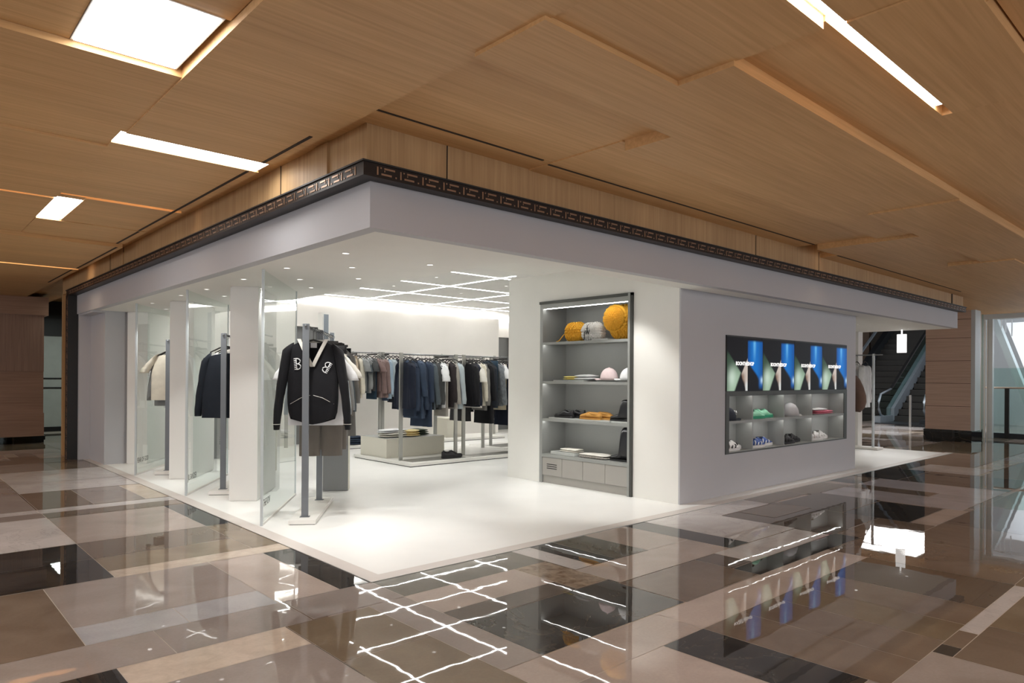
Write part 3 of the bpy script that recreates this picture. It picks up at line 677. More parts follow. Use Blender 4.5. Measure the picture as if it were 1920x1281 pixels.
o = MB().box(-.006, .006, -.32, 0, .02, 2.95).build('glass_screen', ['glass_green'], loc=(16.62, .76, 0)); tag(o, 'tall frameless glass pane beside the timber pillar', 'glass screen')
# luminous panel beyond the end of the timber ceiling
o = MB().box(16.35, 19.6, 1.75, 4.7, 2.972, 2.984).build('ceiling_light', ['base_white']); tag(o, 'large light panel overhead between the timber pillar and the escalator', 'ceiling light')
MB().box(16.4, 19.55, 1.8, 4.65, 2.965, 2.972).build('diffuser', ['lamp_wide'], o)

# escalators
EA = 0; t = empty('escalator', (22.1, 3.20, 0), EA); tag(t, 'dark escalator rising behind the timber pillar', 'escalator')
SL = .60
def incl(x0, x1, y0, y1, h0, h1, mi=0, mbx=None):   # a bar following the slope between local x0..x1
    q = mbx or MB(); q.prism([(x0, x0*SL+h0), (x1, x1*SL+h0), (x1, x1*SL+h1), (x0, x0*SL+h1)], 'y', y0, y1, mi); return q
incl(.25, 9, 1.10, 1.34, -.1, .30).build('side_skirt', ['escal_side'], t)
incl(.25, 9, -.22, 0, -.1, .18).build('side_skirt', ['escal_dark'], t)
incl(.25, 9, 1.20, 1.215, .30, .92).build('glass_side', ['glass_green'], t)
incl(.25, 9, 1.17, 1.25, .90, .97).build('handrail', ['black'], t)
incl(.25, 9, -.14, -.06, .90, .97).build('handrail', ['black'], t)
m = MB()
for k in range(22): m.box(.3+k*.36, 9, 0.01, 1.10, k*.215, (k+1)*.215-.015)
m.build('steps', ['step_grey'], t)
MB().box(-1.1, .3, -.15, 1.3, -.01, .02).build('landing_plate', ['escal_dark'], t)
MB().box(-.9, .3, 1.12, 1.34, .02, .22).build('side_skirt', ['escal_side'], t); MB().box(-.9, .3, -.22, 0, .02, .16).build('side_skirt', ['escal_dark'], t)
MB().box(.294, .30, .02, .16, .02, .19).build('step_marking', ['yellow'], t)
for yy in (-.10, 1.21):
    MB().tube([(.3, yy, 1.10), (-.3, yy, .99), (-.62, yy, .93), (-.78, yy, .70), (-.78, yy, .45), (-.62, yy, .26), (-.3, yy, .18), (.1, yy, .2)], .035, 8).build('handrail_return', ['escal_side'], t)
    MB().box(-.72, .25, yy-.008, yy+.008, .2, .92).build('glass_side', ['glass_green'], t)
t2 = empty('escalator', (22.1, 4.85, 0), EA); tag(t2, 'second dark escalator flight seen behind the first, beside the hanging sign', 'escalator')
incl(.25, 9, 1.3, 1.5, -.1, .28).build('side_skirt', ['escal_dark'], t2); incl(.25, 9, 1.34, 1.42, .85, .93).build('handrail', ['escal_side'], t2)
m = MB()
for k in range(22): m.box(.3+k*.36, 9, -.25, 1.3, k*.215, (k+1)*.215-.015)
m.build('steps', ['step_grey'], t2)
for kk, (x, y) in enumerate(((20.0, 3.05), (20.0, 2.55))):
    o = MB().box(0,.05,0,.05,0,.95).build('queue_post', ['stainless'], loc=(x, y, 0)); tag(o, 'slim steel post at the foot of the escalator, %s' % ['standing clear of the timber pillar', 'against the pillar edge'][kk], 'post', 'posts at the escalator foot')
# surroundings that close the view
m = MB(); m.box(31, 31.2, 2.0, 20, -.1, 8); struct(m.build('wall_far', ['dark_wall']))
m = MB(); m.box(28, 28.2, 7.2, 7.7, 0, 4.0); m.box(28, 28.2, 5.9, 6.1, 0, 3.7); struct(m.build('trim_8', ['brown_wall']))
m = MB(); m.box(17.2, 31, 3.0, 20, 6.5, 6.6); struct(m.build('ceiling', ['dark_wall']))
m = MB(); m.box(10, 10.1, 9.6, 22, 0, 3.2); m.box(10, 31, 20, 20.2, 0, 6.5); struct(m.build('wall_service', ['dark_wall']))

# ------------------------------------------------------------------ far left: timber wall, service corridor
m = MB(); YW = 12.9
m.box(-9, .03, YW, 14.5, .13, .60, 0); m.box(-9, .02, YW+.03, 14.5, .60, 1.45, 0); m.box(-9, .02, YW+.0, 14.5, 1.45, 2.60, 1); m.box(-9, .09, YW-.05, 14.5, 2.60, 2.97, 0)
struct(m.build('wall_timber', ['oak_pink', 'oak_pinkz']))
m = MB(); m.box(-9, .05, YW-.02, 14.5, .05, .13, 0); m.box(-9, .03, YW, 14.5, 0, .05); struct(m.build('baseboard_left', ['m_dbrown']))
m = MB(); m.box(-.14, .2, 9.95, 10.05, 0, 2.78, 0); m.box(-.1, .05, 9.33, 9.95, 0, 2.77, 0); struct(m.build('wall_end', ['oak_z']))
m = MB(); m.box(-.3, 1.6, 16.0, 16.1, .10, 2.33, 0); struct(m.build('wall_corridor', ['corridor_white']))
m = MB(); m.box(-9, 2, 16.2, 16.3, -.05, 3.2, 0); m.box(-.3, 1.6, 15.97, 16.0, 2.33, 2.75, 0); m.box(-.3, 1.6, 15.98, 16.0, 1.28, 1.31, 0); m.box(-.3, 1.6, 15.98, 16.0, 1.05, 1.08, 0); m.box(-.3, 1.6, 15.97, 16.0, -.05, .11, 0)
m.box(1.5, 1.6, 10.1, 16, 0, 3.2, 0); struct(m.build('wall_corridor', ['black']))
area('light', (.7, 13.5, 2.9), (0, 0, 0), .6, 2.0, 30, (.9, 1, .93))

# ------------------------------------------------------------------ garments
COL = {'black':(.008,.008,.010),'navy':(.010,.014,.028),'ink':(.014,.018,.026),'blue':(.024,.037,.066),'denim':(.036,.055,.092),'lightblue':(.32,.42,.52),
 'white':(.72,.73,.74),'cream':(.66,.62,.52),'ivory':(.70,.68,.62),'grey':(.20,.21,.21),'darkgrey':(.055,.058,.06),'charcoal':(.035,.035,.037),'slate':(.08,.10,.115),
 'taupe':(.13,.115,.10),'beige':(.42,.34,.25),'sand':(.50,.44,.32),'mauve':(.20,.135,.125),'brownblack':(.03,.023,.025),'wool':(.17,.165,.155),'paleblue':(.38,.44,.47),
 'stone':(.33,.31,.28),'teal':(.018,.04,.065),'green':(.05,.07,.045),'camo':(.14,.155,.17),'brown':(.17,.11,.085)}
CN = {'brownblack':'brown-black','lightblue':'light blue','darkgrey':'dark grey','paleblue':'pale blue-grey','wool':'grey wool','camo':'mottled grey','ink':'inky black'}
for k, c in COL.items():
    mat('cloth_'+k, c, .85, var=.12 if k != 'camo' else .45, scale=9 if k != 'camo' else 22, bump=.25, bscale=240, spec=.25, sheen=.15 if c[0] > .1 else 0.02)
def garment_mesh(kind, seed, L=.68, Wd=.46):
    """hanging garment, local x across the shoulders, y thickness, z=0 at the rail"""
    r = random.Random(seed); m = MB(); N = 26; top = -.175
    ph = [r.uniform(0, 6.28) for _ in range(6)]; am = [r.uniform(.4, 1) for _ in range(6)]
    def fold(u, v):   # u = x/half width, v 0..1 down
        return sum(am[k]*math.sin((2.2+1.7*k)*u*2+ph[k]+v*1.2*(k % 2)) for k in range(4))*.0105*(.2+v)
    def body(w0, w1, L, t0, t1, neck=.075, slope=.055, hem=0.0, z0=top, vdip=.03):
        rings = []; rows = 11
        for j in range(rows):
            v = j/(rows-1); ring = []
            wv = (w0+(w1-w0)*v)/2*(1-.10*math.exp(-((v-.06)/.05)**2)*0)
            if j: wv *= 1-.13*math.exp(-((v-.16)/.12)**2)
            t = (t0+(t1-t0)*v)/2
            for k in range(N):
                a = 2*math.pi*k/N; cx = math.cos(a); sy = math.sin(a)
                x = wv*math.copysign(abs(cx)**.72, cx); y = t*math.copysign(abs(sy)**.8, sy)
                u = x/wv
                zt = z0-slope*max(0, (abs(x)-neck*.6)/(w0/2-neck*.6))
                if abs(x) < neck: zt -= (vdip if sy < 0 else .006)*(1-abs(x)/neck)
                z = zt+(z0-L-zt+hem*math.sin(u*1.5+ph[4]))*v
                y += fold(u, v) if j else 0
                if j == 0: y *= .45
                ring.append((x, y, z))
            rings.append(ring)
        m.rings(rings, cap=False)
        # shoulder seams: bridge front to back outside the neck
        top0 = rings[0]; o = len(m.v)
        for k in range(N//2):
            a, b_, c, d = top0[k], top0[(k+1) % N], top0[(N-k-1) % N], top0[(N-k) % N]
            if abs(a[0]) > neck*.8 and abs(b_[0]) > neck*.8: m.add([a, b_, c, d], [(0, 1, 2, 3)])
        # inside of hem
        hemr = rings[-1]; m.add([(p[0]*.97, p[1]*.8, p[2]+.012) for p in hemr], [tuple(range(N))])
    def sleeve(s, w0, ln, r0, r1, out, z0=top, cuff=True):
        rings = []; n = 12; rows = 9; x0 = w0/2-.015
        sw = r.uniform(-.02, .03)
        for j in range(rows):
            v = j/(rows-1)
            cx = x0+out*math.sin(v*1.35)*1.0+.012*v; cz = z0-.055-.03-v*ln
            rr = r0+(r1-r0)*v; rr *= 1+.06*math.sin(v*17+ph[5])
            if cuff and j == rows-1: rr *= .88
            ring = []
            for k in range(n):
                a = 2*math.pi*k/n
                ring.append((s*(cx-.02*(1-v)+rr*.62*math.cos(a)), rr*.80*math.sin(a)+sw*v+.004*math.sin(3*a+v*9), cz+(.05*(1-v)*(-(math.cos(a)))+.04*(1-v) if j < 3 else 0)))
            rings.append(ring if s > 0 else ring[::-1])
        m.rings(rings)
    if kind == 'tee': body(Wd, Wd*1.02, L, .05, .075); [sleeve(s, Wd, .19, .085, .085, .09, cuff=False) for s in (1, -1)]
    elif kind == 'long': body(Wd, Wd, L, .055, .085); [sleeve(s, Wd, .54, .075, .052, .055) for s in (1, -1)]
    elif kind == 'jacket': body(Wd*1.05, Wd*1.08, L, .08, .12, neck=.085); [sleeve(s, Wd*1.05, .56, .085, .062, .06) for s in (1, -1)]
    elif kind == 'coat': body(Wd*1.04, Wd*1.2, L+.35, .08, .14, neck=.085); [sleeve(s, Wd*1.04, .57, .085, .06, .05) for s in (1, -1)]
    elif kind == 'trousers':
        for s in (-1, 1):
            rings = []
            for j in range(9):
                v = j/8; w = (.105-.02*v); t = .022+.012*v
                rings.append([(s*(.095+.01*v)+w*math.copysign(abs(math.cos(2*math.pi*k/14))**.7, math.cos(2*math.pi*k/14)), t*math.sin(2*math.pi*k/14)+fold(k/7-1, v)*.7, -.14-v*(L+.28)+(.02*s*v)) for k in range(14)])
            m.rings(rings)
    elif kind == 'folded':   # trousers folded over the hanger bar
        rings = []
        for j in range(9):
            v = j/8; w = .165-.01*v
            rings.append([(w*math.copysign(abs(math.cos(2*math.pi*k/16))**.6, math.cos(2*math.pi*k/16)), (.03+.01*v)*math.sin(2*math.pi*k/16)+fold(k/8-1, v)*.8, -.16-v*(L-.02)) for k in range(16)])
        m.rings(rings)
    elif kind == 'skirt': body(.34, .52, L, .05, .11, neck=0.001, slope=0, vdip=0, z0=-.12)
    elif kind == 'shorts':
        body(.38, .44, .26, .05, .07, neck=.001, slope=0, vdip=0, z0=-.12)
        for s in (-1, 1):
            m.rings([[(s*.115+(.112-.004*v)*math.copysign(abs(math.cos(2*math.pi*k/14))**.7, math.cos(2*math.pi*k/14)), (.034+.01*v)*math.sin(2*math.pi*k/14), -.36-.26*v) for k in range(14)] for v in (0, .5, 1)])
    return m
GM = {}
for kind in ('tee', 'long', 'jacket', 'coat', 'trousers', 'folded', 'skirt', 'shorts'):
    for v in range(3):
        GM[kind, v] = garment_mesh(kind, hash(('a', 'b', 'c')[v].__len__())+v*17+len(kind), L={'tee': .66, 'long': .70, 'jacket': .66, 'coat': .70, 'skirt': .62}.get(kind, .62)).mesh('garment', ['cloth_black'])
def hanger_mesh(clip):
    h = MB()
    h.tube([(0, .0, -.045)]+[(.018*math.sin(t), 0, -.022+.02*math.cos(t)) for t in (2.6, 2.0, 1.2, .4, -.5, -1.3)], .0022, 5)
    h.tube([(0, 0, -.04), (0, 0, -.13)], .0022, 5)
    if clip: h.box(-.17, .17, -.006, .006, -.135, -.108)
    else:
        for s in (-1, 1): h.tube([(0, 0, -.125), (s*.08, 0, -.145), (s*.19, 0, -.20)], [.010, .010, .007], 6)
    return h.mesh('hanger', ['hanger'])
HM = {False: hanger_mesh(False), True: hanger_mesh(True)}
def hanger_short(clip):
    h = MB(); d = -.065
    h.tube([(0, 0, -.045+d)]+[(.018*math.sin(t), 0, -.022+d+.02*math.cos(t)) for t in (2.6, 2.0, 1.2, .4, -.5, -1.3)], .0022, 5); h.tube([(0, 0, -.04+d), (0, 0, -.13)], .0022, 5)
    if clip: h.box(-.17, .17, -.006, .006, -.135, -.108)
    else:
        for s in (-1, 1): h.tube([(0, 0, -.125), (s*.08, 0, -.145), (s*.19, 0, -.20)], [.010, .010, .007], 6)
    return h.mesh('hanger', ['hanger'])
HS = {False: hanger_short(False), True: hanger_short(True)}
KN = {'tee': 'short-sleeved top', 'long': 'long-sleeved shirt', 'jacket': 'jacket', 'coat': 'long coat', 'trousers': 'pair of trousers', 'folded': 'pair of folded trousers', 'skirt': 'skirt', 'shorts': 'pair of shorts'}
KO = {'tee': 'shirt', 'long': 'shirt', 'jacket': 'jacket', 'coat': 'coat', 'trousers': 'trousers', 'folded': 'trousers', 'skirt': 'skirt', 'shorts': 'shorts'}
def hang(kind, color, loc, rz, label, grp, sz=1., sx=1., v=0, short=False):
    o = bpy.data.objects.new({'tee': 'tshirt', 'long': 'shirt', 'folded': 'trousers'}.get(kind, kind), GM[kind, v]); C.objects.link(o)
    o.material_slots[0].link = 'OBJECT'; o.material_slots[0].material = MATS['cloth_'+color]
    if short: loc = (loc[0], loc[1], loc[2]+.065*sz)
    o.location = loc; o.rotation_euler.z = rz; o.scale = (sx, 1, sz); tag(o, label, KO[kind], grp)
    h = bpy.data.objects.new('hanger', (HS if short else HM)[kind in ('trousers', 'folded', 'skirt', 'shorts')]); C.objects.link(h); h.parent = o; h.scale = (1/sx, 1, 1/sz)
    return o
def fill_rail(items, start, direction, step, z, rname, grp, rz0, skip=0):
    rr = random.Random(len(rname))
    for i, it in enumerate(items):
        kind, c = it[0], it[1]; szz = it[2] if len(it) > 2 else 1.
        x = start[0]+direction[0]*step*i; y = start[1]+direction[1]*step*i
        hang(kind, c, (x, y, z), rz0+rr.uniform(-.10, .10), '%s %s, %s on %s' % (CN.get(c, c), KN[kind], ORD[i+skip], rname), grp, szz, rr.uniform(.95, 1.05)*(it[3] if len(it) > 3 else 1), i % 3, z < 1.8 or 'back wall' in rname)
Wn = math.pi/2   # garments hang square to rails that run along x
fill_rail([('jacket','navy',1.12),('long','blue',1.22),('coat','denim',.88),('long','blue',1.2),('coat','blue',1.0),('long','slate',1.1),('long','darkgrey',1.06),('long','darkgrey',1.1),('tee','white',1.12),('folded','stone',1.45),('long','brownblack',1.06),('long','stone',1.1),('long','paleblue',1.1)],
          (3.74, 5.23), (1, 0), .080, 1.753, 'the rack over the black sneakers', 'garments on the rack over the black sneakers', Wn)
fill_rail([('jacket','black',1.10),('jacket','navy',1.12),('tee','ivory',1.15),('long','cream',1.05),('long','wool',1.15),('coat','black',1.0),('jacket','ink',1.15),('trousers','teal',.9),('jacket','camo',1.12),('tee','white',1.0),('folded','sand',1.35),('long','navy',1.1),('coat','navy',1.05),('tee','ink',1.1),('jacket','black',1.1),('coat','black',1.),('long','black',1.1)],
          (4.98, 5.23), (1, 0), .078, 1.753, 'the rack of black coats', 'garments on the rack of black coats', Wn)
fill_rail([('long','black',1.1),('folded','navy',1.3),('long','grey',1.1),('coat','charcoal',1.),('trousers','black',1.),('long','navy',1.1)], (4.98, 5.95), (1, 0), .15, 1.753, 'the hidden rack behind the blue shirts', 'garments on the hidden rack', Wn)
fill_rail([('coat','black',1.),('long','navy',1.1),('coat','ink',1.),('jacket','black',1.1),('coat','brown',1.),('coat','black',1.05)], (6.42, 6.12), (1, 0), .11, 1.753, 'the rack behind the black coats', 'garments on the rear rack', Wn)
fill_rail([('long','white',1.12),('long','white',1.1),('tee','beige',1.0),('skirt','beige',1.35),('long','cream',1.12),('tee','grey',1.),('tee','slate',1.05),('long','grey',1.),('tee','darkgrey',1.),('folded','teal',1.35),('tee','mauve',1.),('long','mauve',1.12),('long','mauve',1.12),('folded','denim',1.4)],
          (4.26, 8.2), (1, 0), .072, 1.873, 'the left rack by the back wall', 'garments on the left rack by the back wall', Wn)
fill_rail([('long','lightblue',1.15),('long','paleblue',1.1),('long','ink',1.25),('long','blue',1.2),('coat','navy',1.),('long','blue',1.2),('long','grey',1.),('coat','navy',1.)],
          (5.24, 8.2), (1, 0), .085, 1.873, 'the right rack by the back wall', 'garments on the right rack by the back wall', Wn)
# front racks: items hang square to the turned rail
WF = AN-math.pi/2
def front(i, items, s0, step, nm):
    nn = .065 if i == 0 else 0; base = (.545+dX*s0+dY*nn, 2.13+i*2.145+dY*s0-dX*nn)
    fill_rail(items, base, (dX, dY), step, 1.873, nm, 'garments on '+nm, WF)
front(0, [('tee','white',1.15,1.12),('long','paleblue',1.08,1.1),('tee','ivory',1.1,1.14),('shorts','taupe',2.1),('long','taupe',1.12),('long','grey',1.05),('shorts','taupe',2.05),('shorts','wool',2.0),('trousers','charcoal',.95),('long','slate',1.1),('coat','wool',.95),('trousers','black',1.05)], .21, .115, 'the front rack nearest the corner')
front(1, [('long','white',1.1),('long','paleblue',1.1),('trousers','stone',.85),('long','ivory',1.15),('folded','stone',1.2),('long','grey',1.1),('trousers','grey',.95),('long','white',1.1)], .30, .15, 'the middle front rack')
front(2, [('tee','white',1.1),('long','white',1.1),('trousers','grey',.95),('long','paleblue',1.1),('long','white',1.1),('folded','stone',1.2),('long','ivory',1.1)], .30, .16, 'the far front rack')

# hero pieces facing the concourse
def knit(loc, rz):
    m = MB(); rr = random.Random(4); N = 44; rows = 22
    rings = []
    w0, w1, L, z0 = .50, .46, .80, -.125
    for j in range(rows):
        v = j/(rows-1); ring = []
        wv = (w0+(w1-w0)*v)/2
        if j: wv *= 1-.09*math.exp(-((v-.22)/.14)**2)+.03*math.exp(-((v-.72)/.15)**2)
        if v > .9: wv *= 1-.8*(v-.9)
        t = (.07+.07*math.sin(v*2.8))/2
        for k in range(N):
            a = 2*math.pi*k/N; cx, sy = math.cos(a), math.sin(a)
            x = wv*math.copysign(abs(cx)**.75, cx); y = t*math.copysign(abs(sy)**.8, sy); u = x/wv
            zt = z0-.075*max(0, (abs(x)-.07)/(w0/2-.07))
            if abs(x) < .128: zt -= (.26 if sy < -.05 else .012)*(1-abs(x)/.128)
            zb = z0-L+.05*(abs(u)**1.5)*(1 if sy < 0 else .4)-.02*math.cos(u*2.2)
            z = zt+(zb-zt)*v
            y += (.012*math.sin(u*5+1)+.007*math.sin(u*11+2*v))*v if j else 0
            ring.append((x, y*(.5 if j == 0 else 1), z))
        rings.append(ring)
    m.rings(rings, cap=False)
    for k in range(N//2):
        a, b_, c, d = rings[0][k], rings[0][(k+1) % N], rings[0][(N-k-1) % N], rings[0][(N-k) % N]
        if abs(a[0]) > .125 and abs(b_[0]) > .125: m.add([a, b_, c, d], [(0, 1, 2, 3)])
    m.add([(p[0]*.97, p[1]*.8, p[2]+.012) for p in rings[-1]], [tuple(range(N))])
    for s in (1, -1):
        R = []
        for j in range(13):
            v = j/12; cx = .235+.085*math.sin(v*1.5)+.015*v; cz = -.235-v*.76; r0 = .088-.034*v
            r0 *= 1+.05*math.sin(v*19)*(v > .3)
            if v > .93: r0 *= .8
            R.append([(s*(cx+r0*.62*math.cos(2*math.pi*k/14)), r0*.85*math.sin(2*math.pi*k/14)-.03*v, cz+(.07*(1-v*3)*(1-math.cos(2*math.pi*k/14))*.6 if j < 4 else 0)) for k in range(14)])
        m.rings(R if s > 0 else [q[::-1] for q in R])
    o = m.build('sweater', ['cloth_black'], loc=loc, rz=rz); tag(o, 'black v-neck knit with white collar band and two white letter patches', 'sweater')
    # white neck band following the V
    for s in (1, -1):
        b = MB(); P = []
        for t in (0, .25, .5, .75, 1): P.append((s*(.128*(1-t)+.002), -.040-.022*math.sin(t*2.4), -.118-.268*t))
        b.rings([[(x-s*.0-.018, y, z), (x+.018, y, z), (x+.018, y+.012, z), (x-.018, y+.012, z)] for x, y, z in P], smooth=False)
        b.build('neck_band', ['cloth_ivory'], o)
    MB().rings([[(.125*math.cos(a)*q, .03*math.sin(a)*q+.01, -.122+zq) for a in [math.pi*k/8 for k in range(9)]] for q, zq in ((1, 0), (1, -.03), (.9, -.03), (.9, 0))], cap=False).build('neck_band', ['cloth_ivory'], o)
    for s, rot in ((-1, .1), (1, -.5)):
        bm = MB()
        x0, z0_ = s*.135, -.36-(.03 if s > 0 else 0)
        def pt(u, w): 
            c, q = math.cos(rot), math.sin(rot); return (x0+c*u-q*w, -.062, z0_+q*u+c*w)
        mir = -s
        for lo, hi in ((0, .052), (-.052, 0)):
            mid = (lo+hi)/2; rr_ = .026
            arc = [pt(mir*-.018, hi)]+[pt(mir*(-.006+rr_*1.25*math.cos(a)), mid+rr_*math.sin(a)) for a in [math.pi/2-math.pi*k/8 for k in range(9)]]+[pt(mir*-.018, lo)]
            bm.tube(arc, .0055, 6)
        for k in range(7): bm.tube([pt(-mir*.012, -.05+k*.0167), pt(-mir*.034, -.05+k*.0167)], .0042, 5)
        bm.tube([pt(-mir*.012, -.055), pt(-mir*.012, .055)], .004, 5)
        bm.build('letter_patch', ['cloth_white'], o)
    for s in (1, -1):
        MB().tube([(s*.015, -.082, -.66), (s*.10, -.074, -.685), (s*.205, -.052, -.745)], .0022, 5).build('piping', ['cloth_ivory'], o)
        MB().tube([(s*(.335+.036*math.cos(a)), -.05+.04*math.sin(a), -.94) for a in [2*math.pi*k/12 for k in range(13)]], .0022, 5, cap=False).build('piping', ['cloth_ivory'], o)
    MB().box(-.03, .03, .022, .026, -.20, -.15).build('neck_label', ['cloth_white'], o)
    h = bpy.data.objects.new('hanger', HM[False]); C.objects.link(h); h.parent = o
kx = .545+dX*.085+dY*.055; ky = 2.13+dY*.085-dX*.055
knit((kx, ky, 1.873), WF)
o = hang('jacket', 'ink', (.545+dX*.12, 4.275+dY*.12, 1.873), WF, 'dark navy jacket facing out on the middle front rack', 'outward facing front pieces', 1.18, 1.12, 1)
o = hang('tee', 'cream', (.545+dX*.12, 6.42+dY*.12, 1.873), WF, 'cream knitted top facing out on the far front rack', 'outward facing front pieces', 1.0, 1.15, 0)
o = hang('long', 'grey', (.545+dX*.19, 6.42+dY*.19, 1.873), WF, 'grey and black patterned sleeve shirt under the cream top on the far front rack', 'outward facing front pieces', 1.05, 1.12, 2)
# far right rack
fill_rail([('long','white',1.2),('long','white',1.15),('tee','white',1.1),('long','ivory',1.1),('jacket','black',1.1),('long','stone',1.1),('trousers','grey',1.)], (12.23, 1.42), (0, 1), .16, 1.888, 'the white based rack at the far right', 'garments on the far right rack', 0)

# ------------------------------------------------------------------ shoes, caps, bags, folded clothes
for n, c, rg in [('leather_black',(.010,.010,.012),.3),('suede_tan',(.42,.21,.045),.9),('mint',(.36,.80,.56),.6),('mint_dark',(.02,.30,.16),.6),('trainer_white',(.74,.74,.73),.6),('trainer_blue',(.05,.10,.32),.6),
  ('cap_navy',(.02,.025,.04),.8),('cap_grey',(.46,.46,.47),.8),('cap_pink',(.72,.58,.58),.8),('cap_white',(.78,.79,.80),.8),('rose',(.68,.20,.28),.85),('yarn_yellow',(.86,.45,.035),.85),('yarn_white',(.80,.79,.76),.85),
  ('knit_yellow',(.80,.68,.22),.85),('shoe_dark',(.02,.02,.022),.7),('mannequin_grey',(.24,.25,.26),.5),('knit_pale',(.74,.72,.64),.85),('knit_butter',(.80,.66,.34),.85),('acrylic',(.52,.54,.52),.25)]:
    mat(n, c, rg, var=.08, scale=14, bump=.15 if rg > .55 else 0, bscale=160)
def shoe_parts(kind):
    L, Wd = .33, .12; m = MB(); R = []; n = 18; N = 16
    for j in range(n):
        t = j/(n-1); x = L*t
        w = Wd/2*(.70+.16*math.sin(t*5.2-1.0)+.16*t)*(1 if t > .08 else .55+5.6*t)
        if t > .86: w *= math.sqrt(max(.04, 1-((t-.86)/.15)**2))
        top = {'low': .095+.012*math.cos(t*14) if t < .42 else .106-.056*ss(.40, .76, t), 'clog': .085 if .3 < t < .55 else .085-.03*ss(.55, 1, t), 'boot': .26 if t < .44 else .26-.17*ss(.43, .55, t)-.03*ss(.55, .9, t), 'tall': .40 if t < .45 else .40-.31*ss(.45, .55, t)-.03*ss(.55, .9, t)}[kind]
        if t > .88: top *= .72+.28*math.sqrt(max(0, 1-((t-.88)/.13)**2))
        if kind == 'clog' and t < .3: top = .06+.025*t/.3
        ring = []
        for k in range(N):
            a = 2*math.pi*k/N; cx, sy = math.cos(a), math.sin(a)
            z = .018+(top-.018)*(.5+.5*sy)
            nar = 1-.35*max(0, sy)**2 if top < .15 else 1-.15*max(0, sy)
            ring.append((x, w*nar*math.copysign(abs(cx)**.6, cx), z))
        R.append(ring)
    m.rings(R)
    def outline(gr):
        P = []
        for j in range(15):
            t = j/14; w = (Wd/2*(.70+.16*math.sin(t*5.2-1.0)+.16*t)+gr)
            if t > .86: w *= math.sqrt(max(.03, 1-((t-.86)/.15)**2))
            if t < .08: w *= .6+5*t
            P.append((L*t*(1+gr*2), w))
        return [(x, w) for x, w in P]+[(x, -w) for x, w in P[::-1]]
    s = MB().prism(outline(.004), 'z', 0, .020 if kind != 'low' else .030)
    if kind in ('boot',): s.box(0, .09, -.04, .04, -.0, .03)
    lc = MB()
    if kind == 'low':
        for k in range(5): x = .15+k*.020; z = .104-(k*.0105); lc.tube([(x, -.026, z-.010), (x, 0, z+.003), (x+.006, .026, z-.010)], .0035, 5)
    op = MB()
    hz = {'low': .106, 'clog': .086, 'boot': .262, 'tall': .402}[kind]
    if kind == 'clog': op.add([(.075+.06*math.cos(a), .036*math.sin(a), .066+.012*math.cos(a)) for a in [2*math.pi*k/14 for k in range(14)]], [tuple(range(14))])
    else: op.add([(.072+.058*math.cos(a), .030*math.sin(a)*(1.2 if hz > .2 else 1), hz) for a in [2*math.pi*k/14 for k in range(14)]], [tuple(range(14))])
    return m, s, lc, op
SHM = {}
def shoe(kind, up, sole, lace, loc, rz, name, lab, grp, sc=1., acc=None):
    key = (kind, up, sole, lace)
    if key not in SHM:
        m, s, l, o = shoe_parts(kind)
        SHM[key] = (m.mesh(name, [up]), s.mesh('sole', [sole]), l.mesh('laces', [lace]) if l.v else None, o.mesh('opening', ['black']))
    a, b, l, o = SHM[key]
    r = bpy.data.objects.new(name, a); C.objects.link(r); r.location = loc; r.rotation_euler.z = rz; r.scale = (sc, sc, sc); tag(r, lab, 'boot' if 'boot' in name else 'shoe', grp)
    for nm, me in (('sole', b), ('laces', l), ('opening', o)):
        if me: c = bpy.data.objects.new(nm, me); C.objects.link(c); c.parent = r
    if kind == 'clog':
        MB().tube([(.105+.068*math.cos(a), .043*math.sin(a), .070+.010*math.cos(a+.3)) for a in [2*math.pi*k/18 for k in range(19)]], .011, 6, cap=False).build('collar', [up], r)
        MB().tube([(.20, -.055, .045), (.195, -.03, .078), (.19, 0, .084), (.195, .03, .078), (.20, .055, .045)], .010, 6).build('strap', [up], r)
    if acc:
        q = MB()
        for x0 in (.045, .115, .185):
            q.tube([(x0, -.058, .034), (x0+.018, -.052, .058), (x0+.035, -.036, .082 if x0 < .15 else .066)], .0075, 6); q.tube([(x0, .058, .034), (x0+.018, .052, .058), (x0+.035, .036, .082 if x0 < .15 else .066)], .0075, 6)
        q.tube([(.01, -.045, .05), (-.003, 0, .06), (.01, .045, .05)], .009, 6)
        q.build('overlay', [acc], r)
    return r
HP = math.pi/2
def pair(kind, up, sole, lace, x, y, z, rz, off, name, lab, grp, sc=1., acc=None):
    for k, nm in ((0, 'the front one of its pair'), (1, 'the rear one of its pair')):
        shoe(kind, up, sole, lace, (x+off[0]*k, y+off[1]*k, z), rz, name, lab+', '+nm, grp, sc, acc)
# tall cabinet (x grows into the wall, left in the view is +y): toes point to +y
CX = X0+.04
def riser(y0, y1, z, lab, x0=.03, x1=.28, h=.016):
    o = MB().box(X0+x0, X0+x1, y0, y1, z, z+h).build('display_riser', ['acrylic']); tag(o, lab, 'display tray', 'flat trays in the tall cabinet')
riser(1.80, 2.36, .857, 'flat grey tray under the black lace-up shoes'); riser(1.32, 1.80, .857, 'flat grey tray under the tan clogs'); riser(1.02, 1.30, .857, 'flat grey tray under the black ankle boot')
riser(1.90, 2.32, .387, 'pale tray under the folded cream knit', h=.04); riser(1.75, 2.28, 1.352, 'flat grey tray under the yellow and white folded knits'); riser(1.36, 1.62, 1.867, 'flat grey tray beside the large yellow knit bag')
pair('low', 'leather_black', 'black', 'black', CX+.05, 1.97, .874, HP, (.12, -.09), 'dress_shoe', 'black leather lace-up shoe in the tall cabinet', 'black lace-up shoes', .98)
pair('clog', 'suede_tan', 'brownish' if False else 'suede_tan', 'black', CX+.05, 1.50, .874, HP, (.12, -.08), 'clog', 'tan suede clog in the tall cabinet', 'tan suede clogs', 1.05)
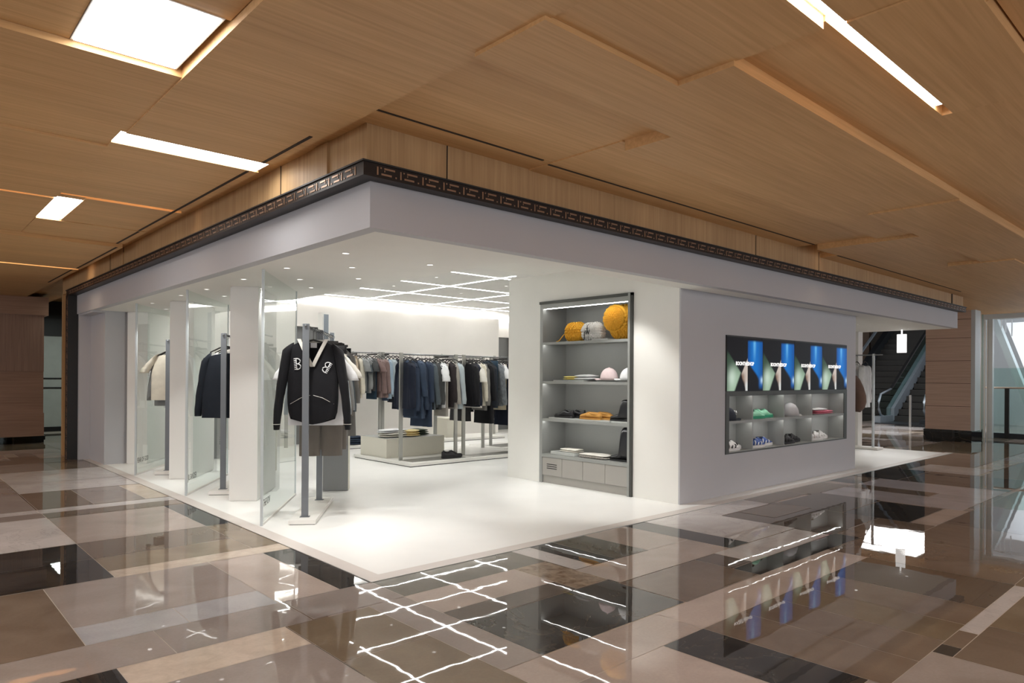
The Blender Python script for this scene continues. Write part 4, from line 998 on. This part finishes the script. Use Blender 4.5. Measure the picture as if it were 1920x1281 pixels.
shoe('boot', 'leather_black', 'black', 'black', (CX+.10, 1.06, .874), HP, 'ankle_boot', 'black leather ankle boot with laced shaft in the tall cabinet', None, 1.0)
b = shoe('tall', 'leather_black', 'black', 'black', (CX+.10, 1.05, .388), HP, 'tall_boot', 'tall black leather boot with buckle at the cabinet bottom shelf', None, 1.02)
MB().box(.0, .135, -.062, -.056, .29, .315).box(.0, .005, -.058, .058, .29, .315).build('strap', ['leather_black'], b)
MB().tube([(.105+.018*math.cos(a), -.066, .302+.02*math.sin(a)) for a in [2*math.pi*k/12 for k in range(13)]], .004, 6, cap=False).build('buckle', ['chrome'], b)
def cap_(loc, rz, m_, lab, logo=False, sc=1.):
    m = MB(); R = []
    for j in range(9):
        t = j/8*math.pi/2; r = math.cos(t); R.append([(.098*max(r, .02)*math.cos(2*math.pi*k/20), .082*max(r, .02)*math.sin(2*math.pi*k/20), .045*(1-j/8 > .99)*0+.125*math.sin(t)**.85+.005*math.cos(12*math.pi*k/20)*0) for k in range(20)])
    m.rings(R); o = m.build('cap', [m_], loc=loc, rz=rz); o.scale = (sc, sc, sc); tag(o, lab, 'cap')
    b = MB(); V = []; F = []
    for i in range(7):
        for j in range(9):
            a = (j/8-.5)*2.3; rr_ = i/6
            x = .080*math.cos(a)+rr_*.105*(1-.25*abs(j/8-.5)*2); y = .078*math.sin(a)*(1-.06*rr_)
            V.append((x, y, .012-.030*rr_*0-.9*(y*y)*(1.2+rr_)*1.6+.004)) 
    for i in range(6):
        for j in range(8): q = i*9+j; F.append((q, q+1, q+10, q+9))
    n0 = len(V); V += [(x, y, z-.004) for x, y, z in V]; F += [tuple(n0+q for q in f[::-1]) for f in F]
    b.add(V, F, 0, True); b.build('brim', [m_], o)
    MB().tube([(0, 0, .121), (0, 0, .13)], .008, 8).build('button', [m_], o)
    if logo: 
        l = MB(); l.tube([(.062+.0, -.062, .070), (.070, -.050, .085), (.078, -.034, .078), (.080, -.020, .088)], .007, 6); l.tube([(.070, -.056, .056), (.086, -.030, .058)], .004, 6); l.build('emblem', ['cap_white'], o)
    return o
cap_((CX+.12, 1.44, 1.372), HP, 'cap_pink', 'pale pink baseball cap on the second shelf of the tall cabinet', sc=1.22)
cap_((CX+.12, 1.13, 1.372), HP, 'cap_white', 'white baseball cap next to the pale pink one', sc=1.22)
def stitch(m, p, n, up, L, w):
    """one chunky knit V: two fat loops leaning together on a surface point"""
    n = n.normalized(); sd = up.cross(n).normalized(); u = n.cross(sd).normalized()
    for s_ in (-1, 1):
        a = p+sd*s_*w*.75+u*L*.5; b = p-u*L*.5+sd*s_*w*.18
        R = []
        for k in range(5):
            t = k/4; c = a+(b-a)*t+n*w*.55*math.sin(math.pi*t); r = w*.62*(.45+.55*math.sin(math.pi*(.12+.76*t)))
            R.append([tuple(c+sd*math.cos(q)*r+n*math.sin(q)*r) for q in [2*math.pi*z/6 for z in range(6)]])
        m.rings(R if s_ > 0 else [x[::-1] for x in R])
def knitbag(loc, rx, ry, rz_, m_, lab, name='knit_bag', rz=0, amp=.012, fr=9, flap=False, strap=False):
    m = MB(); rr = random.Random(fr); NU, NV = 40, 24; R = []; st = .030 if flap else .026
    def surf(a, th, g=0):
        p = Vector((math.cos(th)*math.cos(a), math.cos(th)*math.sin(a), math.sin(th)))
        sq = Vector([math.copysign(abs(c)**.78, c) for c in p]); d = g+.014*noise.noise(p*2.3+Vector(loc))
        q = Vector((sq.x*(rx+d), sq.y*(ry+d), sq.z*(rz_+d)+rz_)); q.z = max(q.z, .002); return q, Vector((p.x/rx, p.y/ry, p.z/rz_))
    for j in range(NV): R.append([tuple(surf(2*math.pi*i/NU, -math.pi/2+math.pi*j/(NV-1), -.004)[0]) for i in range(NU)])
    m.rings(R)
    rows = int(math.pi*(rz_+rx)/2/(st*.80))
    for j in range(1, rows):
        th = -math.pi/2+math.pi*j/rows; cols = max(4, int(math.pi*(rx+ry)*math.cos(th)/(st*.95)))
        for i in range(cols):
            a = 2*math.pi*(i+.5*(j % 2))/cols+rr.uniform(-.03, .03); p, n_ = surf(a, th)
            if p.z < .012: continue
            stitch(m, p, n_, Vector((.25*math.sin(a*2), .1, 1)), st*1.25, st*.42)
    o = m.build(name, [m_], loc=loc, rz=rz); tag(o, lab, 'bag')
    if flap:
        cy, cz, rf = ry*.30, rz_*1.22, rz_*.72
        def fp(q, a_): return Vector((-rx*.98-.035*math.cos(q*1.4), cy+rf*q*math.cos(a_)*1.05, cz+rf*q*math.sin(a_)*.95))
        f = MB(); f.rings([[tuple(fp(q/8, 2*math.pi*k/32)) for k in range(32)] for q in range(9)][::-1])
        for q in (.2, .38, .56, .74, .9):
            n_ = int(2*math.pi*q*rf/(st*.95))
            for k in range(n_): a_ = 2*math.pi*k/n_; stitch(f, fp(q, a_), Vector((-1, .1*math.cos(a_), .1*math.sin(a_))), Vector((0, math.cos(a_), math.sin(a_)+.01)), st*1.1, st*.38)
        f.build('flap', [m_], o)
        f = MB(); f.tube([tuple(fp(1.06, 2*math.pi*k/48)+Vector((.02, 0, 0))) for k in range(49)], [.020+.005*math.sin(k*2.3) for k in range(49)], 8, cap=False); f.build('flap_edge', [m_], o)
    if strap: MB().tube([(-.02, ry*.9, rz_*1.2), (-.06, ry*1.25, rz_*.6), (-.08, ry*1.5, .02), (-.10, ry*1.7, .008)], .006, 6).build('cord', [m_], o)
    return o
knitbag((CX+.16, 2.03, 1.867), .10, .155, .125, 'yarn_yellow', 'small yellow chunky knit bag on the top shelf', strap=True, fr=9, amp=.018)
w = knitbag((CX+.13, 1.71, 1.867), .09, .165, .115, 'yarn_white', 'white chunky knit bag with black emblem on the top shelf', fr=7)
knitbag((CX+.22, 1.27, 1.867), .14, .20, .215, 'yarn_yellow', 'large yellow chunky knit bag with round flap on the top shelf', flap=True, fr=11, amp=.022)
text('J', .115, 'black', w, (-.125, .055, .035), (math.pi/2, 0, -math.pi/2), 1, .003); text('W', .085, 'black', w, (-.125, .035, .075), (math.pi/2, 0, -math.pi/2), .9, .003)
q = MB(); q.tube([(-.125, .0, .10), (-.125, -.005, .19)], [.009, .004], 6); q.tube([(-.125, .022, .155), (-.125, -.03, .158)], .003, 5); q.tube([(-.125, -.005, .185), (-.125, .012, .215)], .002, 4); q.tube([(-.125, -.005, .185), (-.125, -.035, .21)], .002, 4); q.build('emblem', ['black'], w)
def folded(loc, lx, ly, h, m_, lab, rz=0, layers=2, seed=0, cat='folded clothes', name='folded_knit', par=None):
    m = MB(); rr = random.Random(seed)
    for k in range(layers):
        z0 = h/layers*k; hh = h/layers; sx = 1-.05*k+rr.uniform(-.03, .03); R = []
        for j in range(9):
            v = j/8; sc = math.sin(math.pi*min(max(v, .06), .94))**.35
            R.append([(lx/2*sx*sc*math.copysign(abs(math.cos(a))**.45, math.cos(a)), ly/2*sx*sc*math.copysign(abs(math.sin(a))**.45, math.sin(a))*(1+.02*math.sin(3*a+seed)), z0+hh*v*(1+.10*math.sin(2*a+k+seed))) for a in [2*math.pi*q/28 for q in range(28)]])
        m.rings(R)
    o = m.build(name, [m_], loc=loc, rz=rz, parent=par)
    if lab: tag(o, lab, cat)
    return o
folded((CX+.13, 2.05, 1.369), .20, .23, .048, 'knit_yellow', 'small yellow folded knit on the second cabinet shelf', seed=2)
folded((CX+.14, 1.83, 1.369), .22, .32, .070, 'cap_white', 'white folded knit beside the yellow one', seed=5)
folded((CX+.12, 2.06, .428), .20, .33, .042, 'knit_pale', 'cream folded knit on a tray on the lowest shelf', seed=3)
sc = folded((CX+.11, 1.63, .387), .22, .48, .055, 'stone_scarf' if False else 'cloth_ivory', 'pale woven scarf with fringe on the lowest shelf', seed=8, cat='scarf', name='scarf')
fz = MB()
for k in range(26): y = -.20+.016*k; fz.tube([(-.10, y, .035), (-.125-.01*math.sin(k*2.), y+.006*math.sin(k*5.), .004)], .0035, 4)
fz.build('fringe', ['cloth_stone'], sc)
# cubbies: x along the wall, y into it
NY = Y0+.04
cap_((5.235, NY+.075, .887), -.15, 'cap_navy', 'black baseball cap with white emblem in the first upper cubby', True, 1.3)
cap_((6.90, NY+.08, .887), 0, 'cap_grey', 'grey baseball cap in the third upper cubby', sc=1.45)
pair('low', 'mint', 'mint_dark', 'mint_dark', 5.72, NY+.05, .887, 0, (.36, .075), 'sneaker', 'mint green shoe in the second upper cubby', 'mint green shoes', 1.10)
f1 = folded((7.92, NY+.085, .887), .62, .15, .05, 'rose', 'rose pink folded knit in the last upper cubby', seed=1); folded((7.80, NY+.09, .938), .44, .14, .035, 'cap_white', 'white folded knit on the rose pink one', seed=6, layers=1)
pair('low', 'trainer_white', 'trainer_white', 'shoe_dark', 5.08, NY+.05, .514, 0, (.17, .08), 'sneaker', 'white trainer with dark mesh in the first lower cubby', 'white and dark trainers', 1.12, 'shoe_dark')
pair('low', 'trainer_blue', 'trainer_white', 'knit_pale', 5.72, NY+.05, .514, 0, (.34, .075), 'sneaker', 'blue and white trainer in the second lower cubby', 'blue and white trainers', 1.12, 'trainer_white')
pair('low', 'shoe_dark', 'shoe_dark', 'black', 6.56, NY+.05, .514, 0, (.32, .075), 'sneaker', 'black trainer in the third lower cubby', 'black trainers in the cubbies', 1.10, 'cloth_darkgrey')
pair('low', 'trainer_white', 'trainer_white', 'trainer_white', 7.42, NY+.05, .514, 0, (.34, .075), 'sneaker', 'all white trainer in the last lower cubby', 'all white trainers', 1.15, 'trainer_white')
# on the platform
pair('low', 'shoe_dark', 'shoe_dark', 'black', 4.32, 5.02, .064, -.2, (.12, .13), 'sneaker', 'black sneaker on the low platform', 'black sneakers on the platform', 1.05)
folded((3.95, 5.86, .385), .55, .34, .07, 'knit_pale', 'pale folded knit on the left of the display box', rz=.05, seed=3); folded((3.93, 5.88, .456), .56, .30, .055, 'cap_white', 'white folded knit on top of the pale one', rz=.05, seed=4)
folded((4.22, 5.80, .385), .30, .30, .11, 'knit_butter', 'butter yellow folded knit at the middle of the display box', rz=.2, layers=3, seed=7)
folded((4.50, 5.95, .385), .30, .34, .10, 'cloth_green', 'dark green folded garment at the right of the display box', layers=3, seed=9)
folded((4.42, 8.05, .064), .42, .36, .16, 'cloth_denim', 'stack of folded blue denim on the rear platform', layers=4, seed=12)
# mannequin at the far right corner
t = empty('mannequin', (9.24, .70, .003), -1.2); tag(t, 'grey mannequin in taupe jacket, plaid shirt and black skirt at the wall end', 'mannequin')
me = bpy.data.meshes.new('body')
J = [((0,0,.95),.13),((0,0,1.15),.12),((0,0,1.38),.125),((0,0,1.52),.055),((0,.01,1.60),.052),((0,.01,1.70),.085),((0,0,1.78),.088),((0,0,1.84),.06),
     ((.10,0,.90),.09),((.11,0,.50),.058),((.11,0,.10),.038),((.11,-.12,.03),.035),((-.10,0,.90),.09),((-.11,0,.50),.058),((-.11,0,.10),.038),((-.11,-.12,.03),.035),
     ((.19,0,1.42),.055),((.25,0,1.15),.042),((.26,-.04,.90),.032),((-.19,0,1.42),.055),((-.25,0,1.15),.042),((-.26,-.04,.90),.032)]
me.from_pydata([j[0] for j in J], [(0,1),(1,2),(2,3),(3,4),(4,5),(5,6),(6,7),(0,8),(8,9),(9,10),(10,11),(0,12),(12,13),(13,14),(14,15),(2,16),(16,17),(17,18),(2,19),(19,20),(20,21)], [])
bo = bpy.data.objects.new('body', me); C.objects.link(bo); bo.parent = t; me.materials.append(MATS['mannequin_grey'])
sk = bo.modifiers.new('skin', 'SKIN'); sb = bo.modifiers.new('sub', 'SUBSURF'); sb.levels = 2; sb.render_levels = 2
for v, j in zip(me.skin_vertices[0].data, J): v.radius = (j[1], j[1])
me.skin_vertices[0].data[0].use_root = True
def shell(prof, nm, m_, n=20):
    q = MB(); q.rings([[(rx*math.cos(2*math.pi*k/n)*(1+.03*math.sin(5*2*math.pi*k/n)), ry*math.sin(2*math.pi*k/n), z) for k in range(n)] for z, rx, ry in prof]); return q.build(nm, [m_], t)
shell([(1.50,.08,.07),(1.47,.17,.11),(1.38,.235,.15),(1.15,.25,.175),(1.02,.255,.18),(.96,.22,.165)], 'jacket', 'cloth_brown')
for s in (1, -1): MB().tube([(s*.20,0,1.44),(s*.235,0,1.36),(s*.27,0,1.24),(s*.295,-.01,1.12),(s*.30,-.02,1.03),(s*.29,-.04,.96),(s*.275,-.05,.91),(s*.27,-.05,.87)], [.06,.08,.095,.102,.102,.092,.066,.045], 16).build('jacket_sleeve', ['cloth_brown'], t)
m_, nt, b_ = nodes('plaid'); ch = nt.nodes.new('ShaderNodeTexChecker'); tc = nt.nodes.new('ShaderNodeTexCoord'); ch.inputs['Scale'].default_value = 28; ch.inputs['Color1'].default_value = (.05,.045,.04,1); ch.inputs['Color2'].default_value = (.22,.20,.17,1)
nt.links.new(tc.outputs['Object'], ch.inputs[0]); nt.links.new(ch.outputs[0], b_.inputs['Base Color']); b_.inputs['Roughness'].default_value = .9
shell([(.98,.21,.16),(.85,.235,.18),(.80,.24,.185)], 'plaid_shirt', 'plaid'); shell([(.84,.20,.15),(.6,.215,.17),(.42,.23,.185)], 'skirt', 'cloth_black')
